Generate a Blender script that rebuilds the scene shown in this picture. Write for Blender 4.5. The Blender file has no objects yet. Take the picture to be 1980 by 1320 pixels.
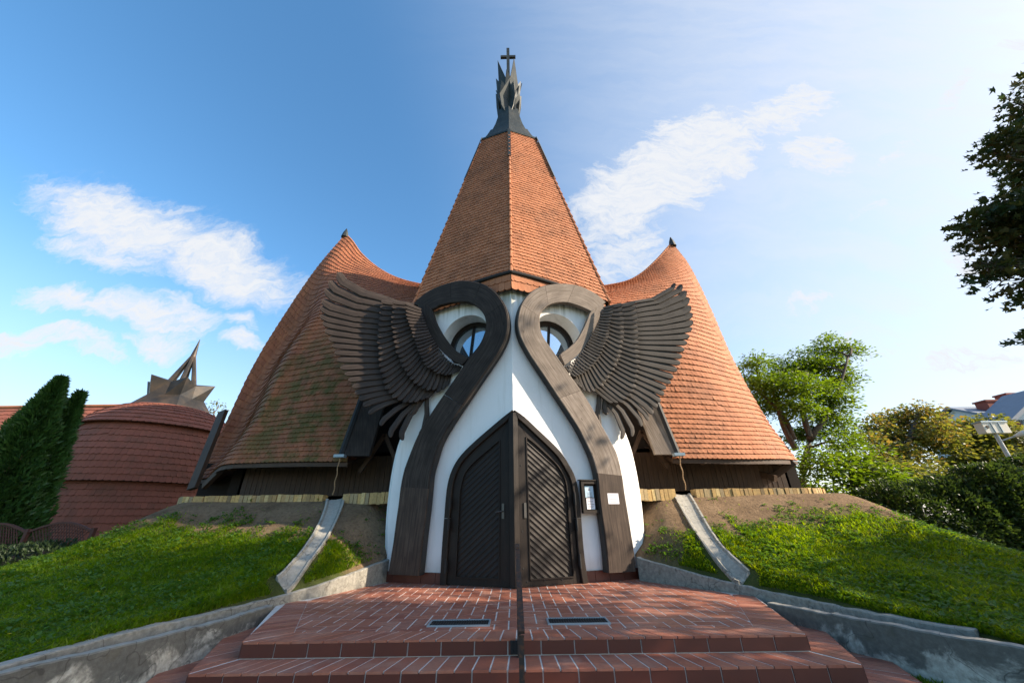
import bpy, math, random
import numpy as np
from mathutils import Vector, Matrix
from mathutils.geometry import tessellate_polygon
rad = math.radians
sc = bpy.context.scene
COL = sc.collection
R_ = np.random.default_rng(7)
random.seed(5)

# ------------------------------------------------------------------ camera
FPX = 710.0
CAMP = np.array([0.0, 0.0, 1.1])
TH, RO = rad(25.9), rad(0.8)
cR0 = np.array([1.0, 0, 0]); cU0 = np.array([0, -math.sin(TH), math.cos(TH)]); cF = np.array([0, math.cos(TH), math.sin(TH)])
cR = cR0*math.cos(RO) - cU0*math.sin(RO); cU = cU0*math.cos(RO) + cR0*math.sin(RO)
cam = bpy.data.cameras.new('camera'); camo = bpy.data.objects.new('camera', cam); COL.objects.link(camo)
cam.sensor_width = 36; cam.lens = FPX/1980*36; cam.clip_end = 3000; cam.clip_start = 0.05
M = Matrix.Identity(4)
for i in range(3):
    M[i][0] = cR[i]; M[i][1] = cU[i]; M[i][2] = -cF[i]; M[i][3] = CAMP[i]
camo.matrix_world = M
sc.camera = camo

# ------------------------------------------------------------------ sun, sky, exposure
SUN_EL = rad(29); SUN_AZ = math.atan2(0.987, -0.165)        # azimuth from +Y towards +X
SUND = Vector((math.sin(SUN_AZ)*math.cos(SUN_EL), math.cos(SUN_AZ)*math.cos(SUN_EL), math.sin(SUN_EL)))
sl = bpy.data.lights.new('sun', 'SUN'); sl.energy = 5.0; sl.angle = rad(0.55); sl.color = (1.0, 0.86, 0.68)
so = bpy.data.objects.new('sun', sl); COL.objects.link(so)
so.rotation_euler = SUND.to_track_quat('Z', 'Y').to_euler(); so.location = (20, -6, 20)
sc.view_settings.view_transform = 'Standard'; sc.view_settings.look = 'None'
sc.view_settings.exposure = 1.12; sc.view_settings.gamma = 1.0; sc.view_settings.use_curve_mapping = False

def ray(px, py):
    x = px-990.0; y = 660.0-py
    d = cF*FPX + cR*x + cU*y
    return d
def at(px, py, Y):
    d = ray(px, py); return CAMP + d*(Y/d[1])
def atz(px, py, z):
    d = ray(px, py); return CAMP + d*((z-CAMP[2])/d[2])
def gno(px, py):
    d = ray(px, py); return d[0]/d[1], d[2]/d[1]

# node helper
class NT:
    def __init__(s, tree): s.t = tree; tree.nodes.clear()
    def n(s, typ, ins=None, **props):
        nd = s.t.nodes.new(typ)
        for k, v in props.items(): setattr(nd, k, v)
        if ins:
            for k, v in ins.items():
                sock = nd.inputs[k]
                if isinstance(v, bpy.types.NodeSocket): s.t.links.new(v, sock)
                else: sock.default_value = v
        return nd
    def math(s, op, a, b=0.0, clamp=False):
        return s.n('ShaderNodeMath', {0: a, 1: b}, operation=op, use_clamp=clamp).outputs[0]
    def mix(s, f, a, b, bt='MIX'):
        nd = s.n('ShaderNodeMix', {0: f, 6: a, 7: b}, data_type='RGBA', blend_type=bt); return nd.outputs[2]
    def noise(s, vec, scale, detail=4.0, rough=0.55, dist=0.0):
        nd = s.n('ShaderNodeTexNoise', {'Scale': scale, 'Detail': detail, 'Roughness': rough, 'Distortion': dist})
        if vec is not None: s.t.links.new(vec, nd.inputs['Vector'])
        return nd.outputs[0]
    def ramp(s, f, stops):
        nd = s.n('ShaderNodeValToRGB', {0: f}); e = nd.color_ramp.elements
        while len(e) < len(stops): e.new(0.5)
        for i, (p, c) in enumerate(stops):
            e[i].position = p; e[i].color = (*c, 1) if len(c) == 3 else c
        return nd.outputs[0]
    def rng(s, v, a, b, c=0.0, d=1.0, smooth=True):
        nd = s.n('ShaderNodeMapRange', {'Value': v, 'From Min': a, 'From Max': b, 'To Min': c, 'To Max': d})
        nd.interpolation_type = 'SMOOTHSTEP' if smooth else 'LINEAR'; nd.clamp = True
        return nd.outputs[0]

w = bpy.data.worlds.new("World"); sc.world = w; w.use_nodes = True
T = NT(w.node_tree)
sky = T.n('ShaderNodeTexSky', sky_type='NISHITA', sun_disc=False)
sky.sun_elevation = SUN_EL; sky.sun_rotation = SUN_AZ; sky.altitude = 100; sky.air_density = 1.0; sky.dust_density = 1.3; sky.ozone_density = 1.6
SKY_STRENGTH = 0.128
tc = T.n('ShaderNodeTexCoord').outputs['Generated']
sep = T.n('ShaderNodeSeparateXYZ', {0: tc})
ysafe = T.math('MAXIMUM', sep.outputs[1], 0.05)
uv = T.n('ShaderNodeCombineXYZ', {0: T.math('DIVIDE', sep.outputs[0], ysafe), 1: T.math('DIVIDE', sep.outputs[2], ysafe)}).outputs[0]
warp = T.n('ShaderNodeTexNoise', {'Vector': uv, 'Scale': 3.2, 'Detail': 5.0, 'Roughness': 0.6})
wv = T.n('ShaderNodeVectorMath', {0: warp.outputs['Color'], 1: (0.5, 0.5, 0.5)}, operation='SUBTRACT').outputs[0]
wv = T.n('ShaderNodeVectorMath', {0: wv, 'Scale': 0.30}, operation='SCALE').outputs[0]
uvw = T.n('ShaderNodeVectorMath', {0: uv, 1: wv}, operation='ADD').outputs[0]
def blob(p0, p1, wpx, amp):
    a = np.array(gno(*p0)); b = np.array(gno(*p1)); c = (a+b)/2; d = b-a
    mx, my = (p0[0]+p1[0])/2, (p0[1]+p1[1])/2
    pxlen = math.hypot(p1[0]-p0[0], p1[1]-p0[1])
    nx, ny = -(p1[1]-p0[1])/pxlen*wpx/2, (p1[0]-p0[0])/pxlen*wpx/2
    e = np.array(gno(mx+nx, my+ny)) - c
    L = np.hypot(*d)/2; dn = d/np.hypot(*d); wv_ = abs(e[0]*(-dn[1]) + e[1]*dn[0])
    ang = math.atan2(d[1], d[0])
    mp = T.n('ShaderNodeMapping', {'Vector': uvw, 'Location': (c[0], c[1], 0), 'Rotation': (0, 0, ang), 'Scale': (L, wv_, 1)}, vector_type='TEXTURE')
    ln = T.n('ShaderNodeVectorMath', {0: mp.outputs[0]}, operation='LENGTH').outputs['Value']
    return T.rng(ln, 1.25, 0.2, 0.0, amp*1.12)
blobs = [
    ((50, 350), (440, 500), 180, 1.2), ((260, 440), (610, 580), 140, 1.2), ((60, 440), (330, 530), 80, .9),
    ((10, 535), (250, 600), 80, 1.0), ((130, 570), (450, 640), 100, 1.05), ((270, 560), (480, 640), 80, .95), ((-60, 640), (110, 680), 90, 1.1),
    ((10, 625), (270, 695), 80, 1.0), ((420, 600), (530, 640), 60, .9), ((420, 650), (540, 690), 60, 1.0), ((190, 640), (430, 665), 70, .9),
    ((1040, 500), (1420, 230), 230, 1.25), ((1200, 290), (1540, 250), 190, 1.25), ((1360, 290), (1680, 140), 130, 1.1), ((1480, 270), (1700, 320), 150, 1.1),
    ((1080, 580), (1320, 400), 150, .9), ((1930, 110), (2050, 50), 80, 1.2), ((1760, 280), (1910, 90), 60, .95), ((1660, 360), (1800, 250), 60, .9), ((1450, 615), (1680, 575), 60, 1.0), ((1600, 430), (1760, 380), 50, .8),
    ((1600, 740), (2080, 650), 130, 1.0), ((1780, 530), (2000, 480), 110, 1.0), ((1500, 690), (1720, 640), 70, .7),
]
acc = None
for b in blobs:
    o = blob(*b); acc = o if acc is None else T.math('MAXIMUM', acc, o)
nmL = T.n('ShaderNodeMapping', {'Vector': uvw, 'Rotation': (0, 0, rad(24)), 'Scale': (2.4, 8.0, 1)}).outputs[0]
nm = T.n('ShaderNodeMapping', {'Vector': uvw, 'Rotation': (0, 0, rad(-36)), 'Scale': (2.2, 7.0, 1)}).outputs[0]
side = T.rng(T.math('DIVIDE', sep.outputs[0], ysafe), -0.2, 0.2)
ns = T.n('ShaderNodeMix', {0: side, 2: T.noise(nmL, 1.7, 9.0, 0.66), 3: T.noise(nm, 1.7, 9.0, 0.66)}, data_type='FLOAT').outputs[0]
n1 = T.math('ADD', T.math('MULTIPLY', ns, .6), T.math('MULTIPLY', T.noise(uvw, 11.0, 8.0, 0.68), .4))
dens = T.math('ADD', acc, T.math('MULTIPLY', T.math('SUBTRACT', n1, 0.5), 2.3))
wisp = T.n('ShaderNodeMix', {0: side, 2: T.noise(nmL, 4.5, 10.0, 0.72), 3: T.noise(nm, 4.5, 10.0, 0.72)}, data_type='FLOAT').outputs[0]
mask = T.math('MULTIPLY', T.rng(T.math('ADD', dens, T.math('MULTIPLY', T.math('SUBTRACT', wisp, 0.5), 1.1)), -0.02, 1.35), T.rng(wisp, 0.22, 0.62, 0.74, 1.0))
mask = T.math('MULTIPLY', mask, T.rng(acc, 0.0, 0.25))
# thin bright veil of high cloud round the sun's side of the sky
sd_ = T.n('ShaderNodeVectorMath', {0: tc, 1: (math.sin(SUN_AZ), math.cos(SUN_AZ), 0.15)}, operation='DOT_PRODUCT').outputs['Value']
veil = T.math('MAXIMUM', T.rng(sep.outputs[2], 0.52, 0.02, 0.0, 0.58), 0.0)
veil = T.math('MAXIMUM', veil, T.math('MULTIPLY', T.rng(sd_, -0.25, 0.80, 0.0, 0.80), T.rng(T.noise(nm, 0.9, 7.0, 0.62), 0.2, 0.75, 0.72, 1.0)))
front = T.rng(sep.outputs[1], 0.06, 0.2)
mask = T.math('MULTIPLY', T.math('MAXIMUM', mask, veil), front)
skyc = T.n('ShaderNodeHueSaturation', {'Hue': 0.493, 'Saturation': 1.24, 'Value': 1.14, 'Color': sky.outputs[0]}).outputs[0]
bg1 = T.n('ShaderNodeBackground', {'Color': skyc, 'Strength': SKY_STRENGTH})
bg2 = T.n('ShaderNodeBackground', {'Color': (0.93, 0.955, 1.0, 1), 'Strength': 0.435})
ms = T.n('ShaderNodeMixShader', {0: mask, 1: bg1.outputs[0], 2: bg2.outputs[0]})
T.n('ShaderNodeOutputWorld', {0: ms.outputs[0]})

# ------------------------------------------------------------------ object helpers
WLOC = {}
def tag(o, label=None, cat=None, group=None, kind=None):
    if label: o['label'] = label
    if cat: o['category'] = cat
    if group: o['group'] = group
    if kind: o['kind'] = kind
    return o
def thing(name, loc, label, cat, group=None):
    o = bpy.data.objects.new(name, None); COL.objects.link(o); o.empty_display_size = 0.3
    o.location = loc; WLOC[o.name] = np.array(loc, float)
    return tag(o, label, cat, group)
def link(name, me, mat, parent, org):
    o = bpy.data.objects.new(name, me); COL.objects.link(o)
    if mat: me.materials.append(mat)
    if parent is not None:
        o.parent = parent; o.location = org - WLOC[parent.name]
    else: o.location = org
    WLOC[o.name] = org
    return o
def make(name, V, F, mat, parent=None, uv=None, smooth=False):
    """V world coordinates, F list of index lists (or Nxk array); links ONE mesh object"""
    V = np.asarray(V, float)
    org = np.array([(V[:, 0].min()+V[:, 0].max())/2, (V[:, 1].min()+V[:, 1].max())/2, V[:, 2].min()])
    me = bpy.data.meshes.new(name)
    if isinstance(F, np.ndarray):
        k = F.shape[1]
        me.vertices.add(len(V)); me.vertices.foreach_set('co', (V-org).ravel())
        me.loops.add(F.size); me.loops.foreach_set('vertex_index', F.ravel().astype(np.int32))
        me.polygons.add(len(F)); me.polygons.foreach_set('loop_start', np.arange(0, F.size, k, dtype=np.int32))
        me.update(calc_edges=True)
        idx = F.ravel()
    else:
        me.from_pydata((V-org).tolist(), [], [list(f) for f in F]); me.update()
        idx = np.array([i for f in F for i in f])
    if uv is not None:
        l = me.uv_layers.new(name='uv'); l.data.foreach_set('uv', np.asarray(uv, float)[idx].ravel())
    if smooth: me.polygons.foreach_set('use_smooth', [True]*len(me.polygons))
    return link(name, me, mat, parent, org)
class MB:
    def __init__(s): s.V = []; s.F = []; s.U = []; s.n = 0
    def add(s, V, F, U=None):
        V = np.asarray(V, float); s.V.append(V); s.F += [[i+s.n for i in f] for f in F]
        s.U.append(np.asarray(U, float) if U is not None else V[:, :2]*1.0); s.n += len(V)
    def box(s, c, size, ax=None):
        c = np.asarray(c, float); h = np.asarray(size, float)/2
        A = np.eye(3) if ax is None else np.asarray(ax, float)
        P = [c + A[0]*h[0]*i + A[1]*h[1]*j + A[2]*h[2]*k for i in (-1, 1) for j in (-1, 1) for k in (-1, 1)]
        s.add(P, [(0, 1, 3, 2), (4, 6, 7, 5), (0, 4, 5, 1), (2, 3, 7, 6), (0, 2, 6, 4), (1, 5, 7, 3)],
              [((p[0]+p[1])*1.0, p[2]) for p in P])
    def beam(s, a, b, wd, th, up=(0, 0, 1)):
        a = np.asarray(a, float); b = np.asarray(b, float); d = b-a; L = np.linalg.norm(d); d = d/L
        sd = np.cross(d, up); sd /= np.linalg.norm(sd); u2 = np.cross(sd, d)
        n0 = s.n; s.box((a+b)/2, (L, wd, th), [d, sd, u2])
        U = s.U[-1]; P = s.V[-1] - a
        s.U[-1] = np.stack([P@sd + P@u2, P@d], 1)
    def tube(s, pts, r, k=8, cap=True):
        pts = np.asarray(pts, float); n = len(pts)
        rs = np.full(n, r) if np.isscalar(r) else np.asarray(r, float)
        V = []; U = []; L = 0
        for i in range(n):
            d = pts[min(i+1, n-1)] - pts[max(i-1, 0)]; d = d/(np.linalg.norm(d)+1e-9)
            ref = np.array([0, 0, 1.0]) if abs(d[2]) < 0.9 else np.array([1.0, 0, 0])
            a = np.cross(d, ref); a /= np.linalg.norm(a); b = np.cross(d, a)
            if i: L += np.linalg.norm(pts[i]-pts[i-1])
            for j in range(k):
                t = 2*math.pi*j/k
                V.append(pts[i] + (a*math.cos(t) + b*math.sin(t))*rs[i]); U.append((rs[i]*t, L))
        F = [(i*k+j, i*k+(j+1) % k, (i+1)*k+(j+1) % k, (i+1)*k+j) for i in range(n-1) for j in range(k)]
        if cap: F += [tuple(range(k-1, -1, -1)), tuple((n-1)*k+j for j in range(k))]
        s.add(V, F, U)
    def prism(s, loop, vec, U=None):
        """planar 3D loop, extruded by vec"""
        loop = np.asarray(loop, float); n = len(loop); vec = np.asarray(vec, float)
        tris = tessellate_polygon([[Vector(p) for p in loop]])
        V = np.vstack([loop, loop+vec])
        nrm = np.zeros(3)
        for i in range(n): nrm += np.cross(loop[i], loop[(i+1) % n])
        F = []
        for t in tris:
            t = list(t); q = np.cross(loop[t[1]]-loop[t[0]], loop[t[2]]-loop[t[0]])
            if q@vec > 0: t = t[::-1]
            F.append(tuple(t)); F.append(tuple(i+n for i in t[::-1]))
        fl = (nrm@vec) > 0
        for i in range(n):
            j = (i+1) % n
            F.append((i, j, j+n, i+n) if fl else (j, i, i+n, j+n))
        if U is None:
            ex = loop[1]-loop[0]; ex = ex/np.linalg.norm(ex)
            U = [(p[0]+p[1], p[2]) for p in V]
        s.add(V, F, U)
    def build(s, name, mat, parent=None, smooth=False):
        return make(name, np.vstack(s.V), s.F, mat, parent, np.vstack(s.U), smooth)
def crom(P, n):
    """Catmull-Rom through P, n samples by even arclength"""
    P = np.asarray(P, float); m = len(P)
    Q = np.vstack([2*P[0]-P[1], P, 2*P[-1]-P[-2]])
    t = np.linspace(0, m-1, m*24); i = np.minimum(t.astype(int), m-2); f = (t-i)[:, None]
    p0, p1, p2, p3 = Q[i], Q[i+1], Q[i+2], Q[i+3]
    C = 0.5*((2*p1) + (p2-p0)*f + (2*p0-5*p1+4*p2-p3)*f**2 + (3*p1-p0-3*p2+p3)*f**3)
    if n is None: return C
    L = np.r_[0, np.cumsum(np.linalg.norm(np.diff(C, axis=0), axis=1))]
    q = np.linspace(0, L[-1], n)
    return np.stack([np.interp(q, L, C[:, k]) for k in range(C.shape[1])], 1)
def crom_t(P, t):
    """Catmull-Rom at parameters t in 0..len-1"""
    P = np.asarray(P, float); m = len(P); Q = np.concatenate([[2*P[0]-P[1]], P, [2*P[-1]-P[-2]]])
    t = np.asarray(t, float); i = np.clip(t.astype(int), 0, m-2); f = (t-i).reshape((-1,)+(1,)*(P.ndim-1))
    p0, p1, p2, p3 = Q[i], Q[i+1], Q[i+2], Q[i+3]
    return 0.5*((2*p1) + (p2-p0)*f + (2*p0-5*p1+4*p2-p3)*f**2 + (3*p1-p0-3*p2+p3)*f**3)

# ------------------------------------------------------------------ materials
def mat(name):
    m = bpy.data.materials.new(name); m.use_nodes = True
    return m, NT(m.node_tree)
def finish(m, t, color, rough=0.7, metal=0.0, bump=None, bstr=0.3, bdist=0.01, spec=0.4):
    p = t.n('ShaderNodeBsdfPrincipled', {'Base Color': color, 'Roughness': rough, 'Metallic': metal, 'Specular IOR Level': spec})
    if bump is not None:
        b = t.n('ShaderNodeBump', {'Strength': bstr, 'Distance': bdist, 'Height': bump}); t.t.links.new(b.outputs[0], p.inputs['Normal'])
    t.n('ShaderNodeOutputMaterial', {0: p.outputs[0]})
    return m
def pos(t): return t.n('ShaderNodeNewGeometry').outputs['Position']
def isl(t): return t.n('ShaderNodeNewGeometry').outputs['Random Per Island']

def m_tile(name, cols, moss=None, dirt=0.48):
    m, t = mat(name); p = pos(t)
    c = t.ramp(isl(t), [(i/(len(cols)-1), q) for i, q in enumerate(cols)])
    n = t.noise(p, 1.3, 6, 0.65)
    c = t.mix(t.rng(n, 0.42, 0.75, 0, dirt), c, (0.10, 0.055, 0.035, 1))
    n2 = t.noise(p, 14, 4, 0.6)
    c = t.mix(t.rng(n2, 0.35, 0.7, 0, 0.3), c, (0.22, 0.085, 0.045, 1))
    if moss:
        ctr, rr, amp = moss
        ds = t.n('ShaderNodeVectorMath', {0: p, 1: ctr}, operation='DISTANCE').outputs['Value']
        f = t.math('MULTIPLY', t.rng(ds, rr, rr*0.15), amp)
        f = t.math('MULTIPLY', f, t.rng(t.noise(p, 1.9, 6, 0.7), 0.36, 0.62))
        c = t.mix(f, c, (0.062, 0.072, 0.014, 1))
    return finish(m, t, c, 0.82, bump=n2, bstr=0.25, bdist=0.006, spec=0.3)
M_TILE = m_tile('clay_tile', [(0.35, 0.128, 0.055), (0.41, 0.16, 0.072), (0.45, 0.18, 0.086), (0.38, 0.142, 0.063)])
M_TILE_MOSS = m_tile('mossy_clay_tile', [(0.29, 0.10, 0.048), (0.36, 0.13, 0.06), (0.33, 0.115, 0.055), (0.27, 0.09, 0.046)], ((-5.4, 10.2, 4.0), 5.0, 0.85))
M_TILE_RED = m_tile('red_pantile', [(0.22, 0.072, 0.047), (0.27, 0.088, 0.056), (0.245, 0.079, 0.05)], None, 0.6)

def m_wood(name, cd, cm, cl, rough=0.62, su=26, sv=1.6, tint=0.25, spec=0.35):
    m, t = mat(name)
    u = t.n('ShaderNodeTexCoord').outputs['UV']
    r = isl(t)
    off = t.n('ShaderNodeCombineXYZ', {0: t.math('MULTIPLY', r, 37.0), 1: t.math('MULTIPLY', r, 91.0)}).outputs[0]
    v = t.n('ShaderNodeVectorMath', {0: u, 1: off}, operation='ADD').outputs[0]
    mp = t.n('ShaderNodeMapping', {'Vector': v, 'Scale': (su, sv, 1)}).outputs[0]
    n = t.noise(mp, 1.0, 6, 0.62, 0.5)
    n2 = t.noise(v, 2.2, 4, 0.6)
    c = t.ramp(n, [(0.25, cd), (0.5, cm), (0.78, cl)])
    c = t.mix(t.rng(n2, 0.35, 0.75, 0, 0.5), c, (*cd, 1))
    c = t.mix(t.math('MULTIPLY', r, tint), c, (cd[0]*0.7, cd[1]*0.7, cd[2]*0.7, 1))
    # knots
    vo = t.n('ShaderNodeTexVoronoi', {'Vector': t.n('ShaderNodeMapping', {'Vector': v, 'Scale': (5, 1.7, 1)}).outputs[0], 'Scale': 1.0})
    c = t.mix(t.rng(vo.outputs['Distance'], 0.10, 0.03, 0, 0.7), c, (cd[0]*0.5, cd[1]*0.45, cd[2]*0.4, 1))
    return finish(m, t, c, rough, bump=n, bstr=0.35, bdist=0.004, spec=spec)
M_WOOD = m_wood('dark_oak', (0.014, 0.010, 0.008), (0.042, 0.031, 0.025), (0.085, 0.066, 0.054), su=34, rough=.75, spec=.2)
M_WOOD_R = m_wood('pale_oak', (0.085, 0.066, 0.051), (0.22, 0.175, 0.14), (0.36, 0.30, 0.25), su=34, rough=.78, spec=.2)  # paler oak for the right-hand boards, the darker one for the left
M_WOODFOOT = m_wood('brown_foot_boards', (0.022, 0.014, 0.010), (0.065, 0.043, 0.031), (0.12, 0.085, 0.062), su=30, rough=.7, spec=.25)
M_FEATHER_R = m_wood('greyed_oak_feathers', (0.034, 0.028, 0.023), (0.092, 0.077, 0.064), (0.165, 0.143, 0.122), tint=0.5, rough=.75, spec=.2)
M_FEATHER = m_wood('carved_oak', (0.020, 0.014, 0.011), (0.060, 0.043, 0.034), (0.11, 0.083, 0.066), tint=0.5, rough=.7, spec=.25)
M_DOOR = m_wood('stained_door_wood', (0.010, 0.006, 0.004), (0.019, 0.012, 0.008), (0.034, 0.022, 0.015), rough=0.58, spec=0.25)
M_SOFFIT = m_wood('soffit_boards', (0.030, 0.016, 0.009), (0.066, 0.035, 0.019), (0.10, 0.056, 0.03))
M_DARK, t = mat('dark_metal'); finish(M_DARK, t, (0.014, 0.013, 0.012, 1), 0.7, 0.0)
M_RAIL, t = mat('rusty_steel'); p = pos(t); finish(M_RAIL, t, t.mix(t.rng(t.noise(p, 25, 5), 0.45, 0.65), (0.032, 0.026, 0.024, 1), (0.10, 0.045, 0.025, 1)), 0.5, 0.35)
M_LINK, t = mat('bronze_chain'); finish(M_LINK, t, (0.30, 0.19, 0.10, 1), 0.6, 0.2)
M_ZINC, t = mat('zinc'); finish(M_ZINC, t, (0.30, 0.36, 0.40, 1), 0.45, 0.5)
def m_copper():
    m, t = mat('aged_copper'); p = pos(t); n = t.noise(p, 2.0, 6, 0.65)
    st = t.n('ShaderNodeMapping', {'Vector': p, 'Scale': (9, 9, 0.8)}).outputs[0]; n2 = t.noise(st, 1.0, 5, 0.6)
    c = t.ramp(n, [(0.3, (0.016, 0.021, 0.02)), (0.55, (0.033, 0.036, 0.031)), (0.8, (0.065, 0.048, 0.034))])
    c = t.mix(t.rng(n2, 0.45, 0.7, 0, 0.5), c, (0.055, 0.068, 0.064, 1))
    return finish(m, t, c, 0.6, 0.25, bump=n, bstr=0.15, bdist=0.02)
M_COPPER = m_copper()
def m_copper2():
    m, t = mat('brown_copper'); p = pos(t); n = t.noise(p, 1.2, 6, 0.6)
    c = t.ramp(n, [(0.3, (0.018, 0.02, 0.023)), (0.5, (0.04, 0.034, 0.029)), (0.75, (0.10, 0.067, 0.044))])
    return finish(m, t, c, 0.55, 0.35)
M_COPPER2 = m_copper2()
def m_plaster():
    m, t = mat('white_plaster'); p = pos(t)
    n = t.noise(p, 1.1, 5, 0.6)
    st = t.n('ShaderNodeMapping', {'Vector': p, 'Scale': (7, 7, 0.5)}).outputs[0]; n2 = t.noise(st, 1.0, 5, 0.6)
    c = t.mix(t.rng(n2, 0.52, 0.78, 0, 0.45), (0.80, 0.79, 0.77, 1), (0.56, 0.54, 0.48, 1))
    c = t.mix(t.rng(n, 0.48, 0.75, 0, 0.35), c, (0.66, 0.65, 0.6, 1))
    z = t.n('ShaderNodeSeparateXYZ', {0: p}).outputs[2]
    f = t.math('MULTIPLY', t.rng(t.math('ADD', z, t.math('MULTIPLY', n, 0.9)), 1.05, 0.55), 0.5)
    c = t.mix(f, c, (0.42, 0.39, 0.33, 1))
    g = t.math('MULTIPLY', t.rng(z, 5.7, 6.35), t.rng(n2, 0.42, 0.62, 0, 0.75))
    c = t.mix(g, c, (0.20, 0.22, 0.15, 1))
    fine = t.math('ADD', t.math('MULTIPLY', t.noise(p, 55, 4, 0.6), .3), t.noise(p, 5.5, 5, 0.6))
    return finish(m, t, c, 0.9, bump=fine, bstr=0.35, bdist=0.02, spec=0.2)
M_WHITE = m_plaster()
def m_concrete(name, stain):
    m, t = mat(name); p = pos(t)
    n = t.noise(p, 2.3, 7, 0.66, 0.3); n2 = t.noise(p, 18, 5, 0.65)
    c = t.mix(t.rng(n2, 0.3, 0.75), (0.29, 0.27, 0.225, 1), (0.50, 0.47, 0.40, 1))
    z = t.n('ShaderNodeSeparateXYZ', {0: p}).outputs[2]
    up = t.rng(t.math('ADD', z, t.math('MULTIPLY', t.math('SUBTRACT', n, 0.5), 1.1)), -0.26, -0.12)
    c = t.mix(t.math('MULTIPLY', up, stain), c, (0.045, 0.043, 0.038, 1))
    c = t.mix(t.rng(t.noise(p, 5.0, 6, 0.7), 0.56, 0.66, 0, 0.5), c, (0.10, 0.09, 0.065, 1))
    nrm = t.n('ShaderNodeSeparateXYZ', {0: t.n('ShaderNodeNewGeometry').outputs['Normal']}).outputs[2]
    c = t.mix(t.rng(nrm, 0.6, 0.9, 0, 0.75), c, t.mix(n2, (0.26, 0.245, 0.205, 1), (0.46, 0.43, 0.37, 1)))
    cr = t.n('ShaderNodeTexVoronoi', {'Vector': t.n('ShaderNodeVectorMath', {0: p, 1: t.n('ShaderNodeTexNoise', {'Vector': p, 'Scale': 3.0}).outputs['Color']}, operation='ADD').outputs[0], 'Scale': 1.1}, feature='DISTANCE_TO_EDGE').outputs['Distance']
    c = t.mix(t.rng(cr, 0.012, 0.002, 0, 0.6), c, (0.05, 0.045, 0.04, 1))
    return finish(m, t, c, 0.92, bump=n2, bstr=0.5, bdist=0.012, spec=0.2)
M_CONC = m_concrete('stained_concrete', 0.78)
M_KERB = m_concrete('kerb_concrete', 0.45)
def m_claytile():
    m, t = mat('terrace_tile'); p = pos(t)
    c = t.ramp(isl(t), [(0, (0.255, 0.078, 0.046)), (0.5, (0.31, 0.102, 0.058)), (1, (0.365, 0.132, 0.075))])
    n = t.noise(p, 2.5, 6, 0.65); n2 = t.noise(p, 22, 5, 0.6)
    c = t.mix(t.rng(n, 0.42, 0.72, 0, 0.42), c, (0.40, 0.25, 0.18, 1))
    c = t.mix(t.rng(n2, 0.4, 0.75, 0, 0.35), c, (0.16, 0.06, 0.045, 1))
    ro = t.rng(n, 0.3, 0.7, 0.42, 0.75)
    return finish(m, t, c, ro, bump=n2, bstr=0.2, bdist=0.003, spec=0.4)
M_CLAY = m_claytile()
def m_riser():
    m, t = mat('glazed_riser_tile'); p = pos(t)
    c = t.ramp(isl(t), [(0, (0.085, 0.024, 0.015)), (1, (0.12, 0.033, 0.02))])
    c = t.mix(t.rng(t.noise(p, 7, 5), 0.4, 0.75, 0, 0.5), c, (0.09, 0.028, 0.02, 1))
    return finish(m, t, c, 0.38, spec=0.45)
M_RISER = m_riser()
M_GROUT, t = mat('grout'); finish(M_GROUT, t, t.mix(t.noise(pos(t), 9, 4), (0.42, 0.39, 0.35, 1), (0.70, 0.66, 0.60, 1)), 0.9)
def m_brick():
    m, t = mat('yellow_clinker'); p = pos(t)
    c = t.ramp(isl(t), [(0, (0.20, 0.14, 0.07)), (0.25, (0.56, 0.36, 0.13)), (0.5, (0.38, 0.24, 0.10)), (0.75, (0.64, 0.46, 0.20)), (1, (0.28, 0.21, 0.12))])
    c = t.mix(t.rng(t.noise(p, 25, 4), 0.4, 0.7, 0, 0.4), c, (0.13, 0.09, 0.05, 1))
    return finish(m, t, c, 0.85)
M_BRICK = m_brick()
def m_gravel():
    m, t = mat('pale_gravel'); p = pos(t)
    v = t.n('ShaderNodeTexVoronoi', {'Vector': p, 'Scale': 38.0}); c = t.ramp(t.n('ShaderNodeSeparateColor', {0: v.outputs['Color']}).outputs[0], [(0, (0.30, 0.27, 0.23)), (0.5, (0.46, 0.43, 0.38)), (1, (0.62, 0.60, 0.55))])
    c = t.mix(t.rng(v.outputs['Distance'], 0.3, 0.6, 0, 0.6), c, (0.12, 0.10, 0.08, 1))
    return finish(m, t, c, 0.9, bump=t.math('SUBTRACT', 1.0, v.outputs['Distance']), bstr=0.9, bdist=0.02)
M_GRAVEL = m_gravel()
def m_soil():
    m, t = mat('bank_soil'); p = pos(t)
    n = t.noise(p, 1.7, 7, 0.68); n2 = t.noise(p, 16, 6, 0.7)
    c = t.ramp(n, [(0.3, (0.12, 0.077, 0.043)), (0.5, (0.19, 0.125, 0.072)), (0.75, (0.26, 0.178, 0.105))])
    c = t.mix(t.rng(n2, 0.4, 0.72, 0, 0.6), c, (0.055, 0.038, 0.025, 1))
    at_ = t.n('ShaderNodeAttribute', attribute_name='cover').outputs['Fac']
    c = t.mix(t.math('MULTIPLY', at_, 0.85), c, t.mix(n, (0.022, 0.04, 0.008, 1), (0.05, 0.075, 0.014, 1)))
    return finish(m, t, c, 0.95, bump=n2, bstr=0.9, bdist=0.04, spec=0.1)
M_SOIL = m_soil()
def m_ground():
    m, t = mat('rough_lawn'); p = pos(t)
    n = t.noise(p, 0.6, 7, 0.7); n2 = t.noise(p, 9, 5, 0.7)
    c = t.mix(t.rng(n2, 0.3, 0.7), (0.03, 0.05, 0.012, 1), (0.07, 0.085, 0.025, 1))
    c = t.mix(t.rng(n, 0.5, 0.7, 0, 0.7), c, (0.10, 0.085, 0.055, 1))
    return finish(m, t, c, 0.95, bump=n2, bstr=0.6, bdist=0.04)
M_GROUND = m_ground()
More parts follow.
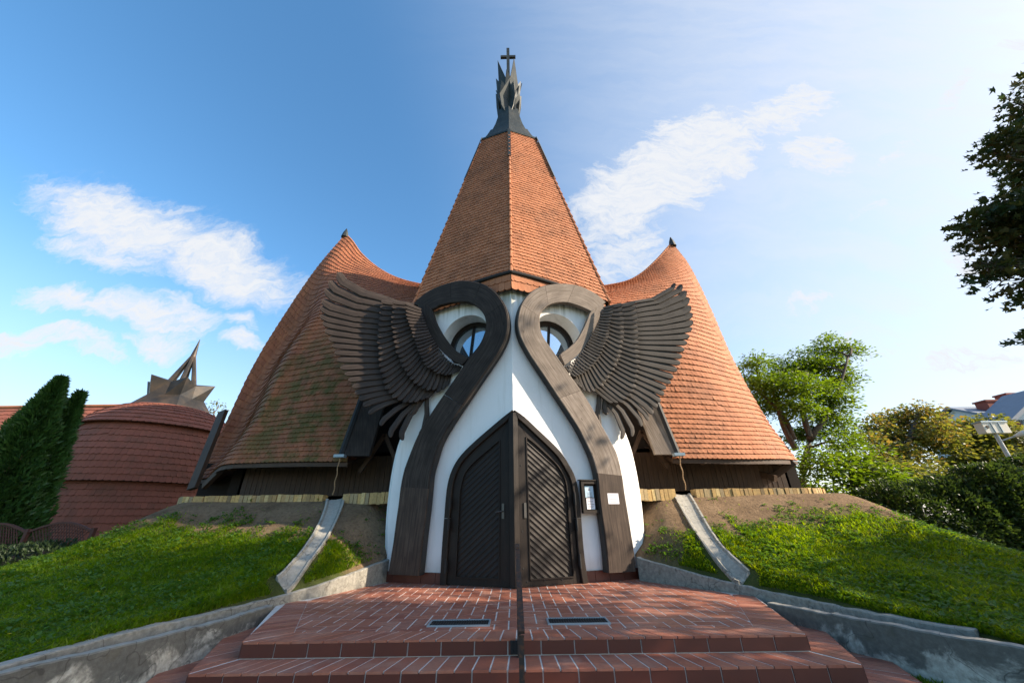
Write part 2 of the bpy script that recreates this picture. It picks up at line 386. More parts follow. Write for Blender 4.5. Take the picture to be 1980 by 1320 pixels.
def m_pave():
    m, t = mat('old_paving'); p = pos(t)
    br = t.n('ShaderNodeTexBrick', {'Vector': p, 'Color1': (0.17, 0.165, 0.16, 1), 'Color2': (0.23, 0.22, 0.21, 1), 'Mortar': (0.05, 0.055, 0.03, 1), 'Scale': 1.0, 'Mortar Size': 0.012, 'Brick Width': 0.2, 'Row Height': 0.1})
    n = t.noise(p, 3, 6, 0.7)
    c = t.mix(t.rng(n, 0.5, 0.7, 0, 0.6), br.outputs['Color'], (0.06, 0.065, 0.04, 1))
    return finish(m, t, c, 0.9, bump=br.outputs['Fac'], bstr=-0.4, bdist=0.01)
M_PAVE = m_pave()
def m_leaf(name, cols, trans=0.45, rough=0.5, patch=None):
    m, t = mat(name); c = t.ramp(isl(t), [(i/(len(cols)-1), q) for i, q in enumerate(cols)])
    if patch:
        n = t.noise(pos(t), 1.5, 5, 0.65)
        c = t.mix(t.rng(n, 0.52, 0.72, 0, 0.6), c, (*patch[0], 1)); c = t.mix(t.rng(n, 0.48, 0.3, 0, 0.6), c, (*patch[1], 1))
    p = t.n('ShaderNodeBsdfPrincipled', {'Base Color': c, 'Roughness': rough, 'Specular IOR Level': 0.35})
    hs = t.n('ShaderNodeHueSaturation', {'Hue': 0.485, 'Saturation': 1.1, 'Value': 2.0, 'Color': c}).outputs[0]
    tr = t.n('ShaderNodeBsdfTranslucent', {'Color': hs})
    ms = t.n('ShaderNodeMixShader', {0: trans, 1: p.outputs[0], 2: tr.outputs[0]})
    t.n('ShaderNodeOutputMaterial', {0: ms.outputs[0]}); return m
M_GRASS = m_leaf('grass_blade', [(0.06, 0.125, 0.006), (0.11, 0.19, 0.008), (0.16, 0.24, 0.012), (0.085, 0.16, 0.008), (0.19, 0.22, 0.03)], 0.56, patch=((0.23, 0.26, 0.020), (0.035, 0.10, 0.010)))
M_WEED = m_leaf('weed_leaf', [(0.05, 0.12, 0.018), (0.08, 0.155, 0.02), (0.06, 0.13, 0.025)], 0.4)
M_ACACIA = m_leaf('light_leaf', [(0.050, 0.095, 0.010), (0.075, 0.13, 0.014), (0.10, 0.15, 0.018), (0.06, 0.11, 0.012)], 0.5)
M_MAPLE = m_leaf('maple_leaf', [(0.018, 0.034, 0.010), (0.028, 0.046, 0.013), (0.06, 0.058, 0.014), (0.024, 0.042, 0.012)], 0.3)
M_AUTUMN = m_leaf('autumn_leaf', [(0.10, 0.12, 0.022), (0.14, 0.13, 0.026), (0.18, 0.125, 0.03), (0.115, 0.125, 0.022), (0.085, 0.11, 0.02)], 0.45)
M_OLIVE = m_leaf('olive_leaf', [(0.08, 0.10, 0.018), (0.11, 0.125, 0.022), (0.15, 0.14, 0.026), (0.06, 0.085, 0.017)], 0.45)
M_HEDGE = m_leaf('hedge_leaf', [(0.018, 0.036, 0.009), (0.03, 0.055, 0.011), (0.045, 0.07, 0.014)], 0.3)
M_THUJA = m_leaf('thuja_spray', [(0.020, 0.060, 0.012), (0.030, 0.080, 0.015), (0.042, 0.10, 0.018)], 0.2)
M_BUSH = m_leaf('dark_bush_leaf', [(0.014, 0.028, 0.010), (0.024, 0.040, 0.012), (0.03, 0.05, 0.02)], 0.25)
M_BLOOM = m_leaf('yellow_bloom', [(0.55, 0.42, 0.02), (0.6, 0.5, 0.05)], 0.3)
M_BARK, t = mat('bark'); p = pos(t); st = t.n('ShaderNodeMapping', {'Vector': p, 'Scale': (18, 18, 3)}).outputs[0]; n = t.noise(st, 1, 6, 0.65)
finish(M_BARK, t, t.ramp(n, [(0.3, (0.035, 0.027, 0.02)), (0.7, (0.13, 0.10, 0.075))]), 0.9, bump=n, bstr=0.7, bdist=0.02)
M_GLASS, t = mat('window_glass'); finish(M_GLASS, t, (0.42, 0.50, 0.56, 1), 0.03, 0.85, spec=1.0)
M_PAPER, t = mat('white_paper'); finish(M_PAPER, t, (0.78, 0.74, 0.77, 1), 0.7)
M_POSTER, t = mat('blue_poster'); finish(M_POSTER, t, (0.42, 0.56, 0.66, 1), 0.5)
M_INK, t = mat('grey_ink'); finish(M_INK, t, (0.16, 0.15, 0.19, 1), 0.7)
M_REDWOOD = m_wood('red_fence_wood', (0.045, 0.014, 0.009), (0.085, 0.026, 0.016), (0.12, 0.04, 0.026))
M_GREYPAINT, t = mat('pale_house_paint'); finish(M_GREYPAINT, t, t.mix(t.noise(pos(t), 0.5, 4), (0.55, 0.60, 0.66, 1), (0.68, 0.72, 0.76, 1)), 0.8)
M_SLATE, t = mat('blue_grey_roofing'); finish(M_SLATE, t, t.mix(t.noise(pos(t), 1.5, 5), (0.11, 0.14, 0.18, 1), (0.17, 0.20, 0.25, 1)), 0.6)
M_REDBRICK, t = mat('red_brick'); finish(M_REDBRICK, t, t.mix(t.noise(pos(t), 4, 5), (0.22, 0.05, 0.035, 1), (0.30, 0.08, 0.05, 1)), 0.85)
M_POLE, t = mat('galvanised_pole'); finish(M_POLE, t, (0.48, 0.47, 0.44, 1), 0.5, 0.25)
M_PANEL, t = mat('cream_panel'); finish(M_PANEL, t, t.mix(t.noise(pos(t), 6, 4), (0.62, 0.55, 0.44, 1), (0.72, 0.66, 0.55, 1)), 0.6)
M_POLEDARK, t = mat('worn_brass'); finish(M_POLEDARK, t, (0.10, 0.09, 0.08, 1), 0.4, 0.7)
M_UNDER, t = mat('roof_underlay'); finish(M_UNDER, t, (0.02, 0.014, 0.011, 1), 0.95)

# ------------------------------------------------------------------ clay tile surfaces
def tile_surface(S, ulen, vlen, expo, tw, name, mat_, parent, shape='tongue', lift=0.032, umax=1.0):
    """S(u,v)->(n,3) arrays.  Courses of separate clay tiles laid over the surface"""
    nv = max(2, int(round(vlen/expo)))
    AV = []; AF = []; n0 = 0
    def nrm(u, v):
        e = 1e-3
        a = S(np.clip(u+e, 0, 1), v)-S(np.clip(u-e, 0, 1), v); b = S(u, np.clip(v+e, 0, 1))-S(u, np.clip(v-e, 0, 1))
        n = np.cross(a, b); return n/(np.linalg.norm(n, axis=1)[:, None]+1e-12)
    for j in range(nv):
        v0 = j/nv; v1 = min(1.0, (j+1.35)/nv)
        uu = np.linspace(0, umax, 60); P = S(uu, np.full(60, v0)); L = np.r_[0, np.cumsum(np.linalg.norm(np.diff(P, axis=0), axis=1))]
        k = max(1, int(round(L[-1]/tw))); sh = (j % 2)*0.5
        edges = np.clip((np.arange(-1, k+1)+sh)/k, 0, 1); e0 = edges[:-1]; e1 = edges[1:]
        ok = (e1-e0) > 0.15/k; e0 = e0[ok]; e1 = e1[ok]
        a = np.interp(e0*L[-1], L, uu); b = np.interp(e1*L[-1], L, uu); m = len(a)
        g = (b-a)*0.008; a = a+g; b = b-g
        dv = (v1-v0)
        jit = np.where(R_.random(m) < .03, R_.normal(0, 0.06, m), R_.normal(0, 0.007, m))*dv
        if shape == 'tongue': prof = [(0, 0.17), (0.12, 0.06), (0.32, 0.0), (0.68, 0.0), (0.88, 0.06), (1, 0.17)]
        else: prof = [(0, 0.12), (0.22, 0.0), (0.5, 0.0), (0.78, 0.04), (1, 0.12)]
        cols = []
        kk = len(prof)
        lf = lift*(1+R_.normal(0, 0.07, m))
        tl = R_.normal(0, 0.002, m)
        for (fu, fv) in prof:
            u = a+(b-a)*fu; v = np.clip(v0+dv*fv*0.75+jit, 0, 1)
            Pn = S(u, v); N = nrm(u, v)
            cols.append((Pn+N*(lf+tl*(fu-0.5)*2)[:, None], Pn+N*0.001))
        top = []
        for fu in (1, 0):
            u = a+(b-a)*fu; v = np.full(m, v1); Pn = S(u, v); top.append(Pn+nrm(u, v)*0.006)
        # vertices per tile: kk outer, 2 top, kk lower lip
        V = np.stack([c[0] for c in cols]+top+[c[1] for c in cols], 1).reshape(-1, 3)
        st = 2*kk+2
        for i in range(m):
            o = n0+i*st
            AF.append([o+q for q in range(kk+2)])
            for q in range(kk-1): AF.append([o+kk+2+q, o+kk+3+q, o+q+1, o+q])
        AV.append(V); n0 += m*st
    return make(name, np.vstack(AV), AF, mat_, parent)
def grid_mesh(S, nu, nv, name, mat_, parent, off=0.0):
    u, v = np.meshgrid(np.linspace(0, 1, nu), np.linspace(0, 1, nv)); P = S(u.ravel(), v.ravel())
    F = np.array([(j*nu+i, j*nu+i+1, (j+1)*nu+i+1, (j+1)*nu+i) for j in range(nv-1) for i in range(nu-1)])
    return make(name, P, F, mat_, parent)
def grid_surface(G):
    G = np.asarray(G, float); nv, nu = G.shape[:2]
    def S(u, v):
        u = np.asarray(u, float); v = np.asarray(v, float)
        rows = crom_t(G, v*(nv-1))                       # (n,nu,3)
        out = np.empty((len(u), 3)); t = u*(nu-1); i = np.clip(t.astype(int), 0, nu-2); f = (t-i)[:, None]
        E = np.concatenate([2*rows[:, :1]-rows[:, 1:2], rows, 2*rows[:, -1:]-rows[:, -2:-1]], 1)
        k = np.arange(len(u)); p0, p1, p2, p3 = E[k, i], E[k, i+1], E[k, i+2], E[k, i+3]
        return 0.5*((2*p1) + (p2-p0)*f + (2*p0-5*p1+4*p2-p3)*f**2 + (3*p1-p0-3*p2+p3)*f**3)
    return S

# ================================================================== CHURCH
church = thing('church', (0, 11, 0), 'white church with orange tiled roofs, central spire and carved wooden wings on its front', 'church')
PH = rad(20); Y0 = 7.9
def fn(s): return np.array([s*math.sin(PH), -math.cos(PH), 0])          # outward normal of front face (s=-1 left, +1 right)
def ft(s): return np.array([s*math.cos(PH), math.sin(PH), 0])           # along the face, away from the prow
def onface(px, py, s, off=0.0):
    d = ray(px, py); n = fn(s); p0 = np.array([0, Y0, 0]) + n*off
    return CAMP + d*(((p0-CAMP)@n)/(d@n))
def fpt(s, a, z, off=0.0): return np.array([0, Y0, 0]) + ft(s)*a + np.array([0, 0, z]) + fn(s)*off
C1 = lambda x, y: (600+x/3.3, 480+y/3.3)
C2 = lambda x, y: (980+x/3.3, 480+y/3.3)
C3 = lambda x, y: (700+x/3.3, 780+y/3.3)
C4 = lambda x, y: (980+x/3.3, 780+y/3.3)

# white front walls with round eye openings
WPROF = [(0, 2.80), (.4, 2.84), (1.0, 2.92), (1.56, 2.95), (2.23, 2.93), (2.8, 2.84), (3.45, 2.60), (3.96, 2.30), (4.5, 2.2), (5.2, 2.4), (6.0, 2.66), (6.42, 2.72)]
prof = crom([(a, z) for z, a in WPROF], 30)
EYE = {-1: onface(900, 655, -1), 1: onface(1079, 652, 1)}
ER = 0.68
for s in (-1, 1):
    e = EYE[s]; ea = (e-np.array([0, Y0, 0]))@ft(s); ez = e[2]
    outer = [(0, 0)] + [tuple(p) for p in prof] + [(0, 6.42)]
    K = 48
    hole = [(ea+ER*math.cos(2*math.pi*i/K), ez+ER*math.sin(2*math.pi*i/K)) for i in range(K)]
    polys = [[Vector((a, z, 0)) for a, z in outer], [Vector((a, z, 0)) for a, z in hole]]
    tri = tessellate_polygon(polys); allp = outer+hole
    V = [fpt(s, a, z) for a, z in allp]; F = []
    for t_ in tri:
        t_ = list(t_); q = np.cross(V[t_[1]]-V[t_[0]], V[t_[2]]-V[t_[0]])
        F.append(t_ if q@fn(s) > 0 else t_[::-1])
    no = len(outer); nb = len(V); dep = 0.6
    V += [fpt(s, a, z, -dep) for a, z in hole]
    for i in range(K):
        j = (i+1) % K; F.append([no+i, no+j, nb+j, nb+i])
    # rounded return of the wall towards the nave
    nb2 = len(V); steps = [(0.0, 0.0), (0.10, 0.10), (0.16, 0.3), (0.12, 0.9), (-0.25, 2.6)]
    for (da, dy) in steps[1:]:
        V += [fpt(s, a+da, z) + np.array([0, dy, 0]) for a, z in prof]
    npf = len(prof)
    def ix(k, i): return (1+i) if k == 0 else nb2+(k-1)*npf+i
    for k in range(len(steps)-1):
        for i in range(npf-1): F.append([ix(k, i), ix(k+1, i), ix(k+1, i+1), ix(k, i+1)])
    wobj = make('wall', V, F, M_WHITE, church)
    # red tile plinth
    mb = MB(); a0 = 1.32
    while a0 < 2.74:
        a1 = min(a0+0.33, 2.82)
        mb.prism([fpt(s, a0+.004, 0.0, 0.03), fpt(s, a1-.004, 0.0, 0.03), fpt(s, a1-.004, 0.19, 0.03), fpt(s, a0+.004, 0.19, 0.03)], -fn(s)*0.028); a0 = a1
    mb.build('plinth', M_RISER, church)
    # eye window
    win = MB(); K = 40
    ring = []
    for i in range(K):
        t0, t1 = 2*math.pi*i/K, 2*math.pi*(i+1)/K
        for (r0, r1, o) in ((0.56, 0.70, -0.42),):
            P = [fpt(s, ea+r*math.cos(t_), ez+r*math.sin(t_), oo) for oo in (o, o-.08) for (r, t_) in ((r0, t0), (r1, t0), (r1, t1), (r0, t1))]
            win.add(P, [(0, 1, 2, 3), (0, 3, 7, 4), (7, 6, 5, 4)], [(r_, q) for q in (0, .1) for r_ in (0, .1, .1, 0)])
    xo = .10*s
    win.beam(fpt(s, ea-xo, ez-.55, -0.45), fpt(s, ea-xo+.1*s, ez+.55, -0.45), 0.04, 0.05, fn(s))
    fr = win.build('window', M_DOOR, church)
    pl = MB(); pl.prism([fpt(s, ea+0.62*math.cos(2*math.pi*i/K), ez+0.62*math.sin(2*math.pi*i/K), -0.48) for i in range(K)], -fn(s)*0.02)
    pl.build('pane', M_GLASS, fr)

# strip of board between two edges, split into planks
def strip(mb, A, B, nvec, thick, seams=(), gap=0.006, bev=0.014, N=None):
    A = np.asarray(A); B = np.asarray(B); N = len(A)
    L = np.r_[0, np.cumsum(np.linalg.norm(np.diff((A+B)/2, axis=0), axis=1))]
    cuts = [0.0]+list(seams)+[1.0]
    for c0, c1 in zip(cuts[:-1], cuts[1:]):
        q0 = c0*L[-1]+(gap/2 if c0 > 0 else 0); q1 = c1*L[-1]-(gap/2 if c1 < 1 else 0)
        n = max(3, int((q1-q0)/L[-1]*N)); q = np.linspace(q0, q1, n)
        a = np.stack([np.interp(q, L, A[:, k]) for k in range(3)], 1); b = np.stack([np.interp(q, L, B[:, k]) for k in range(3)], 1)
        wv_ = b-a; wl = np.linalg.norm(wv_, axis=1)[:, None]; wd = wv_/wl; bv = np.minimum(bev, wl*0.3)
        X = [a-nvec*thick, a-nvec*bev, a+wd*bv, b-wd*bv, b-nvec*bev, b-nvec*thick]
        us = [0*wl, 0*wl+thick, 0*wl+thick, thick+wl, thick+wl, 2*thick+wl]
        V = np.stack(X, 1).reshape(-1, 3)
        U = np.stack([np.concatenate([u_[:, :1], (q[:, None])], 1) for u_ in us], 1).reshape(-1, 2)
        F = []
        flip = np.cross(wv_[0], a[1]-a[0])@nvec < 0
        for i in range(n-1):
            for k in range(6):
                f = (i*6+k, i*6+(k+1) % 6, (i+1)*6+(k+1) % 6, (i+1)*6+k); F.append(f[::-1] if flip else f)
        F.append((0, 1, 2, 3, 4, 5)); F.append(tuple((n-1)*6+k for k in (5, 4, 3, 2, 1, 0)))
        mb.add(V, F, U)

NK = {}
NK[-1] = [C1(*o)+C1(*i) for o, i in [((655, 352), (772, 392)), ((720, 295), (800, 377)), ((800, 250), (830, 362)), ((920, 212), (920, 342)), ((1000, 207), (985, 340)), ((1090, 225), (1040, 355)), ((1170, 270), (1085, 392)), ((1230, 350), (1112, 435)),
     ((1258, 440), (1120, 490)), ((1255, 540), (1110, 540)), ((1210, 650), (1078, 612)), ((1130, 770), (1010, 700)), ((1020, 930), (900, 860)), ((900, 1110), (780, 1035)), ((830, 1230), (690, 1180))]] + \
   [C3(*o)+C3(*i) for o, i in [((460, 360), (280, 385)), ((435, 450), (258, 462)), ((425, 540), (245, 530)), ((415, 640), (232, 640)), ((400, 760), (214, 765)), ((385, 880), (198, 885)), ((372, 1000), (181, 990)), ((360, 1097), (165, 1088))]]
NK[1] = [C2(*o)+C2(*i) for o, i in [((632, 343), (540, 403)), ((570, 290), (490, 378)), ((480, 245), (420, 352)), ((400, 228), (360, 343)), ((310, 228), (300, 350)), ((220, 245), (255, 370)), ((150, 285), (228, 398)), ((100, 345), (213, 430)),
     ((75, 420), (210, 470)), ((72, 500), (218, 525)), ((95, 580), (240, 575)), ((150, 680), (290, 645)), ((230, 800), (370, 760)), ((310, 920), (450, 870)), ((390, 1040), (530, 990)), ((460, 1150), (600, 1115))]] + \
   [C4(*o)+C4(*i) for o, i in [((530, 300), (690, 290)), ((560, 380), (720, 380)), ((580, 460), (740, 480)), ((590, 560), (752, 570)), ((605, 690), (772, 690)), ((625, 830), (793, 820)), ((640, 950), (812, 940)), ((650, 1080), (825, 1070))]]
HD = {-1: [C1(*a)+C1(*b) for a, b in [((684, 345), (702, 336)), ((684, 375), (770, 388)), ((700, 425), (800, 470)), ((740, 505), (850, 560)), ((790, 590), (915, 640)), ((845, 662), (968, 676)), ((905, 712), (1003, 694)), ((965, 744), (1003, 704))]],
      1: [C2(*a)+C2(*b) for a, b in [((624, 356), (606, 360)), ((618, 395), (538, 402)), ((592, 450), (515, 450)), ((562, 510), (485, 520)), ((530, 570), (450, 580)), ((490, 640), (400, 630)), ((440, 690), (355, 662)), ((372, 744), (342, 676))]]}
for s in (-1, 1):
    P = np.array(NK[s])
    O = crom_t(P, np.linspace(0, len(P)-1, 160))
    A = np.array([onface(x, y, s, 0.25) for x, y in O[:, :2]]); B = np.array([onface(x, y, s, 0.25) for x, y in O[:, 2:]])
    kq = int(160*.78)
    mb = MB(); strip(mb, A[:kq], B[:kq], fn(s), 0.11, seams=(.13, .245, .355, .71))
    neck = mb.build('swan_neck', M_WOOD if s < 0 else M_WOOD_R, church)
    mb = MB(); o_ = fn(s)*.004; strip(mb, A[kq-1:]+o_, B[kq-1:]+o_, fn(s), 0.115)
    mb.build('foot_board', M_WOODFOOT, neck)
    # copper edge strip along the outer edge and wall brackets
    eg = MB()
    strip(eg, A-fn(s)*0.02, A+(A-B)/np.linalg.norm(A-B, axis=1)[:, None]*0.016-fn(s)*0.02, fn(s), 0.16, bev=0.003)
    eg.build('edge_strip', M_COPPER2, neck)
    for q in (20, 60, 95, 118, 140, 155):
        br = MB(); m_ = (A[q]+B[q])/2; br.beam(m_-fn(s)*0.12, m_-fn(s)*0.30, 0.09, 0.09); br.build('bracket', M_DARK, neck)
    P = np.array(HD[s]); O = crom_t(P, np.linspace(0, len(P)-1, 60))
    of = np.linspace(.30, .235, 60); A = np.array([onface(q[0], q[1], s, o_) for q, o_ in zip(O, of)]); B = np.array([onface(q[2], q[3], s, o_) for q, o_ in zip(O, of)])
    mb = MB(); strip(mb, A, B, fn(s), 0.10)
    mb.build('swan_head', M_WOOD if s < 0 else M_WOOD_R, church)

# ------------------------------------------------------------------ wings
def wing_plane(s, off):
    p0 = np.array([s*2.0, 8.56, 5]); p1 = np.array([s*4.4, 8.24 if s < 0 else 8.76, 5]); d = p1-p0; d /= np.linalg.norm(d)
    n = np.array([d[1]*s, -d[0]*s, 0.0]);
    if n[1] > 0: n = -n
    return p0+n*off, n, d
def onwing(p, s, off):
    p0, n, d = wing_plane(s, off); r = ray(*p); return CAMP + r*(((p0-CAMP)@n)/(r@n))
def feather(mb, R, Tp, wd, n, bend, thick=0.035, tilt=0.02, lift=0.0, flipside=1, taper=0.75):
    """carved plank feather from root R to tip Tp, rounded at its tip, one long edge raised"""
    d = Tp-R; L = np.linalg.norm(d); d = d/L; sd = np.cross(n, d)
    e_ = min(.25, .5*wd/L); q = np.array([0, .25, .5, 1-2.2*e_, 1-e_, 1-.5*e_, 1-.15*e_, 1.0]); wq = np.array([taper, .88, .97, 1, .97, .84, .58, .3])*wd
    q = np.sort(q)
    V = []; U = []
    for t_, w_ in zip(q, wq):
        c = R + d*L*t_ + sd*bend*L*4*t_*t_*(1-t_) + n*(lift*t_)
        for fx, h in ((-.5, 0.0), (-.42, .7), (0, 1.0), (.42, .7), (.5, 0.0)):
            V.append(c + sd*w_*fx + n*(thick*(h-0.5) + tilt*fx*2*flipside)); U.append((w_*fx, t_*L))
        V.append(c - n*thick*0.5 + n*tilt*0); U.append((0, t_*L))
    F = []; k = 6
    for i in range(len(q)-1):
        for j in range(k): F.append((i*k+j, i*k+(j+1) % k, (i+1)*k+(j+1) % k, (i+1)*k+j))
    F.append((5, 4, 3, 2, 1, 0)); m_ = (len(q)-1)*k; F.append(tuple(m_+j for j in range(6)))
    a, b, c = np.array(V[0]), np.array(V[1]), np.array(V[k])
    if np.cross(np.array(V[2])-np.array(V[1]), np.array(V[k+1])-np.array(V[1]))@n < 0: F = [f[::-1] for f in F]
    mb.add(V, F, U)
W = {}
W[-1] = dict(C=C1,
  tips1=[(180, 160), (125, 212), (100, 265), (82, 335), (72, 380), (68, 430), (85, 475), (98, 525), (122, 575), (145, 620), (160, 665), (178, 710), (196, 760), (222, 800), (245, 838), (270, 880), (285, 922), (312, 962), (338, 1002), (372, 1055), (445, 1130), (508, 1205), (585, 1225)],
  root1=[(560, 352), (530, 420), (515, 500), (505, 570), (505, 650), (515, 740), (540, 820), (580, 880), (630, 930), (690, 950), (735, 935)],
  tips2=[(455, 338), (440, 430), (430, 520), (430, 600), (435, 680), (442, 760), (465, 850), (492, 920), (532, 962), (590, 988), (650, 985), (735, 955)],
  root2=[(600, 350), (590, 430), (590, 520), (595, 600), (615, 680), (640, 750), (680, 810), (725, 850), (770, 875), (800, 885)],
  tips3=[(525, 342), (515, 430), (520, 520), (530, 600), (555, 680), (580, 740), (612, 802), (655, 855), (705, 893), (765, 905), (820, 915), (865, 880)],
  root3=[(660, 350), (660, 430), (675, 520), (700, 600), (735, 670), (780, 730), (830, 770), (890, 800)],
  tips4=[(608, 350), (613, 430), (640, 510), (668, 600), (700, 690), (740, 752), (800, 795), (860, 812), (925, 790)],
  root4=[(705, 385), (725, 450), (765, 540), (812, 620), (860, 690), (910, 730), (965, 745)],
  strut=[((745, 930), (700, 1185)), ((700, 930), (640, 1060))])
W[1] = dict(C=C2,
  tips1=[(1068, 228), (1112, 238), (1138, 278), (1156, 320), (1168, 375), (1178, 420), (1182, 470), (1174, 512), (1158, 560), (1144, 602), (1126, 645), (1112, 690), (1102, 732), (1082, 775), (1058, 822), (1042, 857), (1012, 892), (1000, 932), (977, 975), (958, 1012), (930, 1055), (902, 1098), (860, 1135), (800, 1200), (732, 1218)],
  root1=[(740, 362), (765, 440), (770, 520), (775, 600), (770, 690), (750, 770), (710, 840), (660, 890), (600, 920)],
  tips2=[(815, 345), (828, 430), (834, 520), (842, 620), (845, 720), (838, 800), (820, 880), (788, 945), (735, 985), (680, 990)],
  root2=[(690, 370), (690, 450), (680, 540), (670, 620), (650, 690), (620, 750), (580, 810), (530, 860)],
  tips3=[(735, 358), (746, 450), (746, 540), (738, 620), (718, 700), (690, 770), (640, 840), (585, 900), (515, 918), (455, 870)],
  root3=[(650, 370), (640, 450), (615, 540), (590, 610), (560, 670), (520, 730), (470, 775), (420, 800)],
  tips4=[(682, 366), (668, 450), (650, 540), (630, 610), (600, 680), (560, 740), (500, 795), (440, 820)],
  root4=[(620, 375), (595, 440), (560, 520), (515, 600), (470, 670), (420, 720), (375, 748)],
  strut=[((590, 930), (615, 1190)), ((630, 950), (640, 1060))])
for s in (-1, 1):
    D = W[s]; C = D['C']; OFF = {1: 0.0, 2: 0.12, 3: 0.23, 4: 0.33}
    hinge = onwing(C(720, 500) if s < 0 else C(600, 500), s, 0.0)
    wg = bpy.data.objects.new('wing', None); COL.objects.link(wg); wg.parent = church; wg.location = hinge-WLOC[church.name]; WLOC[wg.name] = hinge
    _, n, _ = wing_plane(s, 0)
    tips = [onwing(C(*p), s, 0.0) for p in D['tips1']]
    roots = [onwing(C(*p), s, 0.0) for p in crom(D['root1'], len(tips))]
    for i, (r_, t_) in enumerate(zip(roots, tips)):
        nb_ = [np.linalg.norm(np.cross(t_-r_, tips[j]-r_))/np.linalg.norm(t_-r_) for j in (i-1, i+1) if 0 <= j < len(tips)]
        wd = min(0.27, max(0.135, np.mean(nb_)*1.05)) if i < len(tips)-4 else .15
        mb = MB(); feather(mb, r_, t_, wd, n, -s*(.20*max(0, 1-i/9.)+(.0 if i < 17 else -.03*(i-16))), 0.036, 0.024, lift=0.03, flipside=s*-1, taper=0.8)
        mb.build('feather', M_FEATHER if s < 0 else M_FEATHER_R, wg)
    for row, N in ((2, 24), (3, 25), (4, 27)):
        tp = crom([C(*p) for p in D['tips%d' % row]], N); rt = crom([C(*p) for p in D['root%d' % row]], N)
        mb = MB(); T3 = [onwing(p, s, OFF[row]) for p in tp]; R3 = [onwing(p, s, OFF[row]) for p in rt]
        for i in range(N):
            j = min(i+1, N-1); k = max(i-1, 0)
            wd = np.linalg.norm(T3[j]-T3[k])/max(1, j-k)*1.04
            tt = T3[i] + (T3[i]-R3[i])*R_.normal(0, 0.02)
            feather(mb, R3[i]-n*0.05, tt+n*0.02, wd, n, -0.04*s, 0.036, 0.020, flipside=-s, taper=0.7)
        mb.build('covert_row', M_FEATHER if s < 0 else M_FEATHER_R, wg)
    # backing board that carries the covert rows, and the struts below
    mb = MB()
    lp = [onwing(p, s, -0.02) for p in crom([C(*p) for p in D['root1']], 24)] + [onwing(p, s, -0.02) for p in crom([C(*p) for p in D['root4']], 24)[::-1]]
    mb.prism(lp, -n*0.06)
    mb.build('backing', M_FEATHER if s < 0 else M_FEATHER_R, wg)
    for a, b in D['strut']:
        a3, b3 = onwing(C(*a), s, 0.02), onwing(C(*b), s, 0.02)
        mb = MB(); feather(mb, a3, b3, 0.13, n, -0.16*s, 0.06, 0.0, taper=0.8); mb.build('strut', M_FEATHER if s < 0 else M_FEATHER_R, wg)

# ------------------------------------------------------------------ spire
YC = 10.52
def spire_s(z): return 1-0.60*(z-6.90)/8.15
HEX = [(0, -2.65), (2.63, -1.76), (2.63, 1.76), (0, 2.65), (-2.63, 1.76), (-2.63, -1.76)]
def spire_face(i):
    a = np.array(HEX[i]); b = np.array(HEX[(i+1) % 6])
    def S(u, v):
        u = np.asarray(u, float); v = np.asarray(v, float)
        if i == 0: dr = u**1.5
        elif i == 5: dr = (1-u)**1.5
        else: dr = 0*u+1
        zb = 6.90-0.42*dr; z = zb+(15.05-zb)*v
        s_ = spire_s(z)+0.012*np.sin(v*9.0)*0+0.03*np.maximum(0, 0.12-v)
        P = (a[None]*(1-u)[:, None]+b[None]*u[:, None])*s_[:, None]
        return np.stack([P[:, 0], YC+P[:, 1], z], 1)
    return S
for i in range(6):
    S = spire_face(i)
    sp = grid_mesh(S, 8, 20, 'spire_face', M_UNDER, church)
    tile_surface(S, 2.8, 8.4, 0.136 if i in (0, 5) else 0.25, 0.135 if i in (0, 5) else 0.3, 'tiles', M_TILE, sp)
# hip tiles on the front ridges, flashing, gutter, fascia band
for k in (0, 1, 5):
    mb = MB()
    zz = np.arange(6.9 if k == 0 else 6.5, 14.6, 0.30)
    for z in zz:
        def hp(z): q = np.array(HEX[k])*spire_s(z); return np.array([q[0], YC+q[1], z])
        a, b = hp(z), hp(z+0.34); o = np.array([HEX[k][0], HEX[k][1], 0.0]); o /= np.linalg.norm(o)
        mb.tube([a+o*0.028, b+o*0.008], [0.05, 0.034], 7)
    mb.build('hip_tiles', M_TILE, church)
mb = MB()
def hexring(z, f, dz=0): return [np.array([x*f, YC+y*f, z]) for x, y in HEX]
for k, z0 in ((0, 12.9), (1, 12.3), (5, 12.3)):
    def hp(z, e=0.0): q = np.array(HEX[k])*(spire_s(z)+e); return np.array([q[0], YC+q[1], z])
    mb.beam(hp(z0, .02), hp(15.0, .02), 0.11, 0.025, up=(HEX[k][0], HEX[k][1], 0.3))
mb.build('hip_flashing', M_COPPER, church)
# copper cap: skirt then steep concave hexagon
mb = MB(); rings = [(14.75, .415), (14.92, .39), (15.35, .335), (15.72, .295), (15.73, .275), (16.3, .222), (16.85, .185), (17.5, .155)]
V = []; F = []; rings = [(z+.13, f) for z, f in rings]
for z, f in rings: V += hexring(z, f)
for j in range(len(rings)-1):
    for k in range(6): F.append((j*6+k, j*6+(k+1) % 6, (j+1)*6+(k+1) % 6, (j+1)*6+k))
F.append(tuple((len(rings)-1)*6+k for k in range(6)))
mb.add(V, F)
for i in range(6): mb.beam(hexring(14.91, .425)[i], hexring(14.91, .425)[(i+1) % 6], 0.05, 0.09)
capo = mb.build('spire_cap', M_COPPER, church)
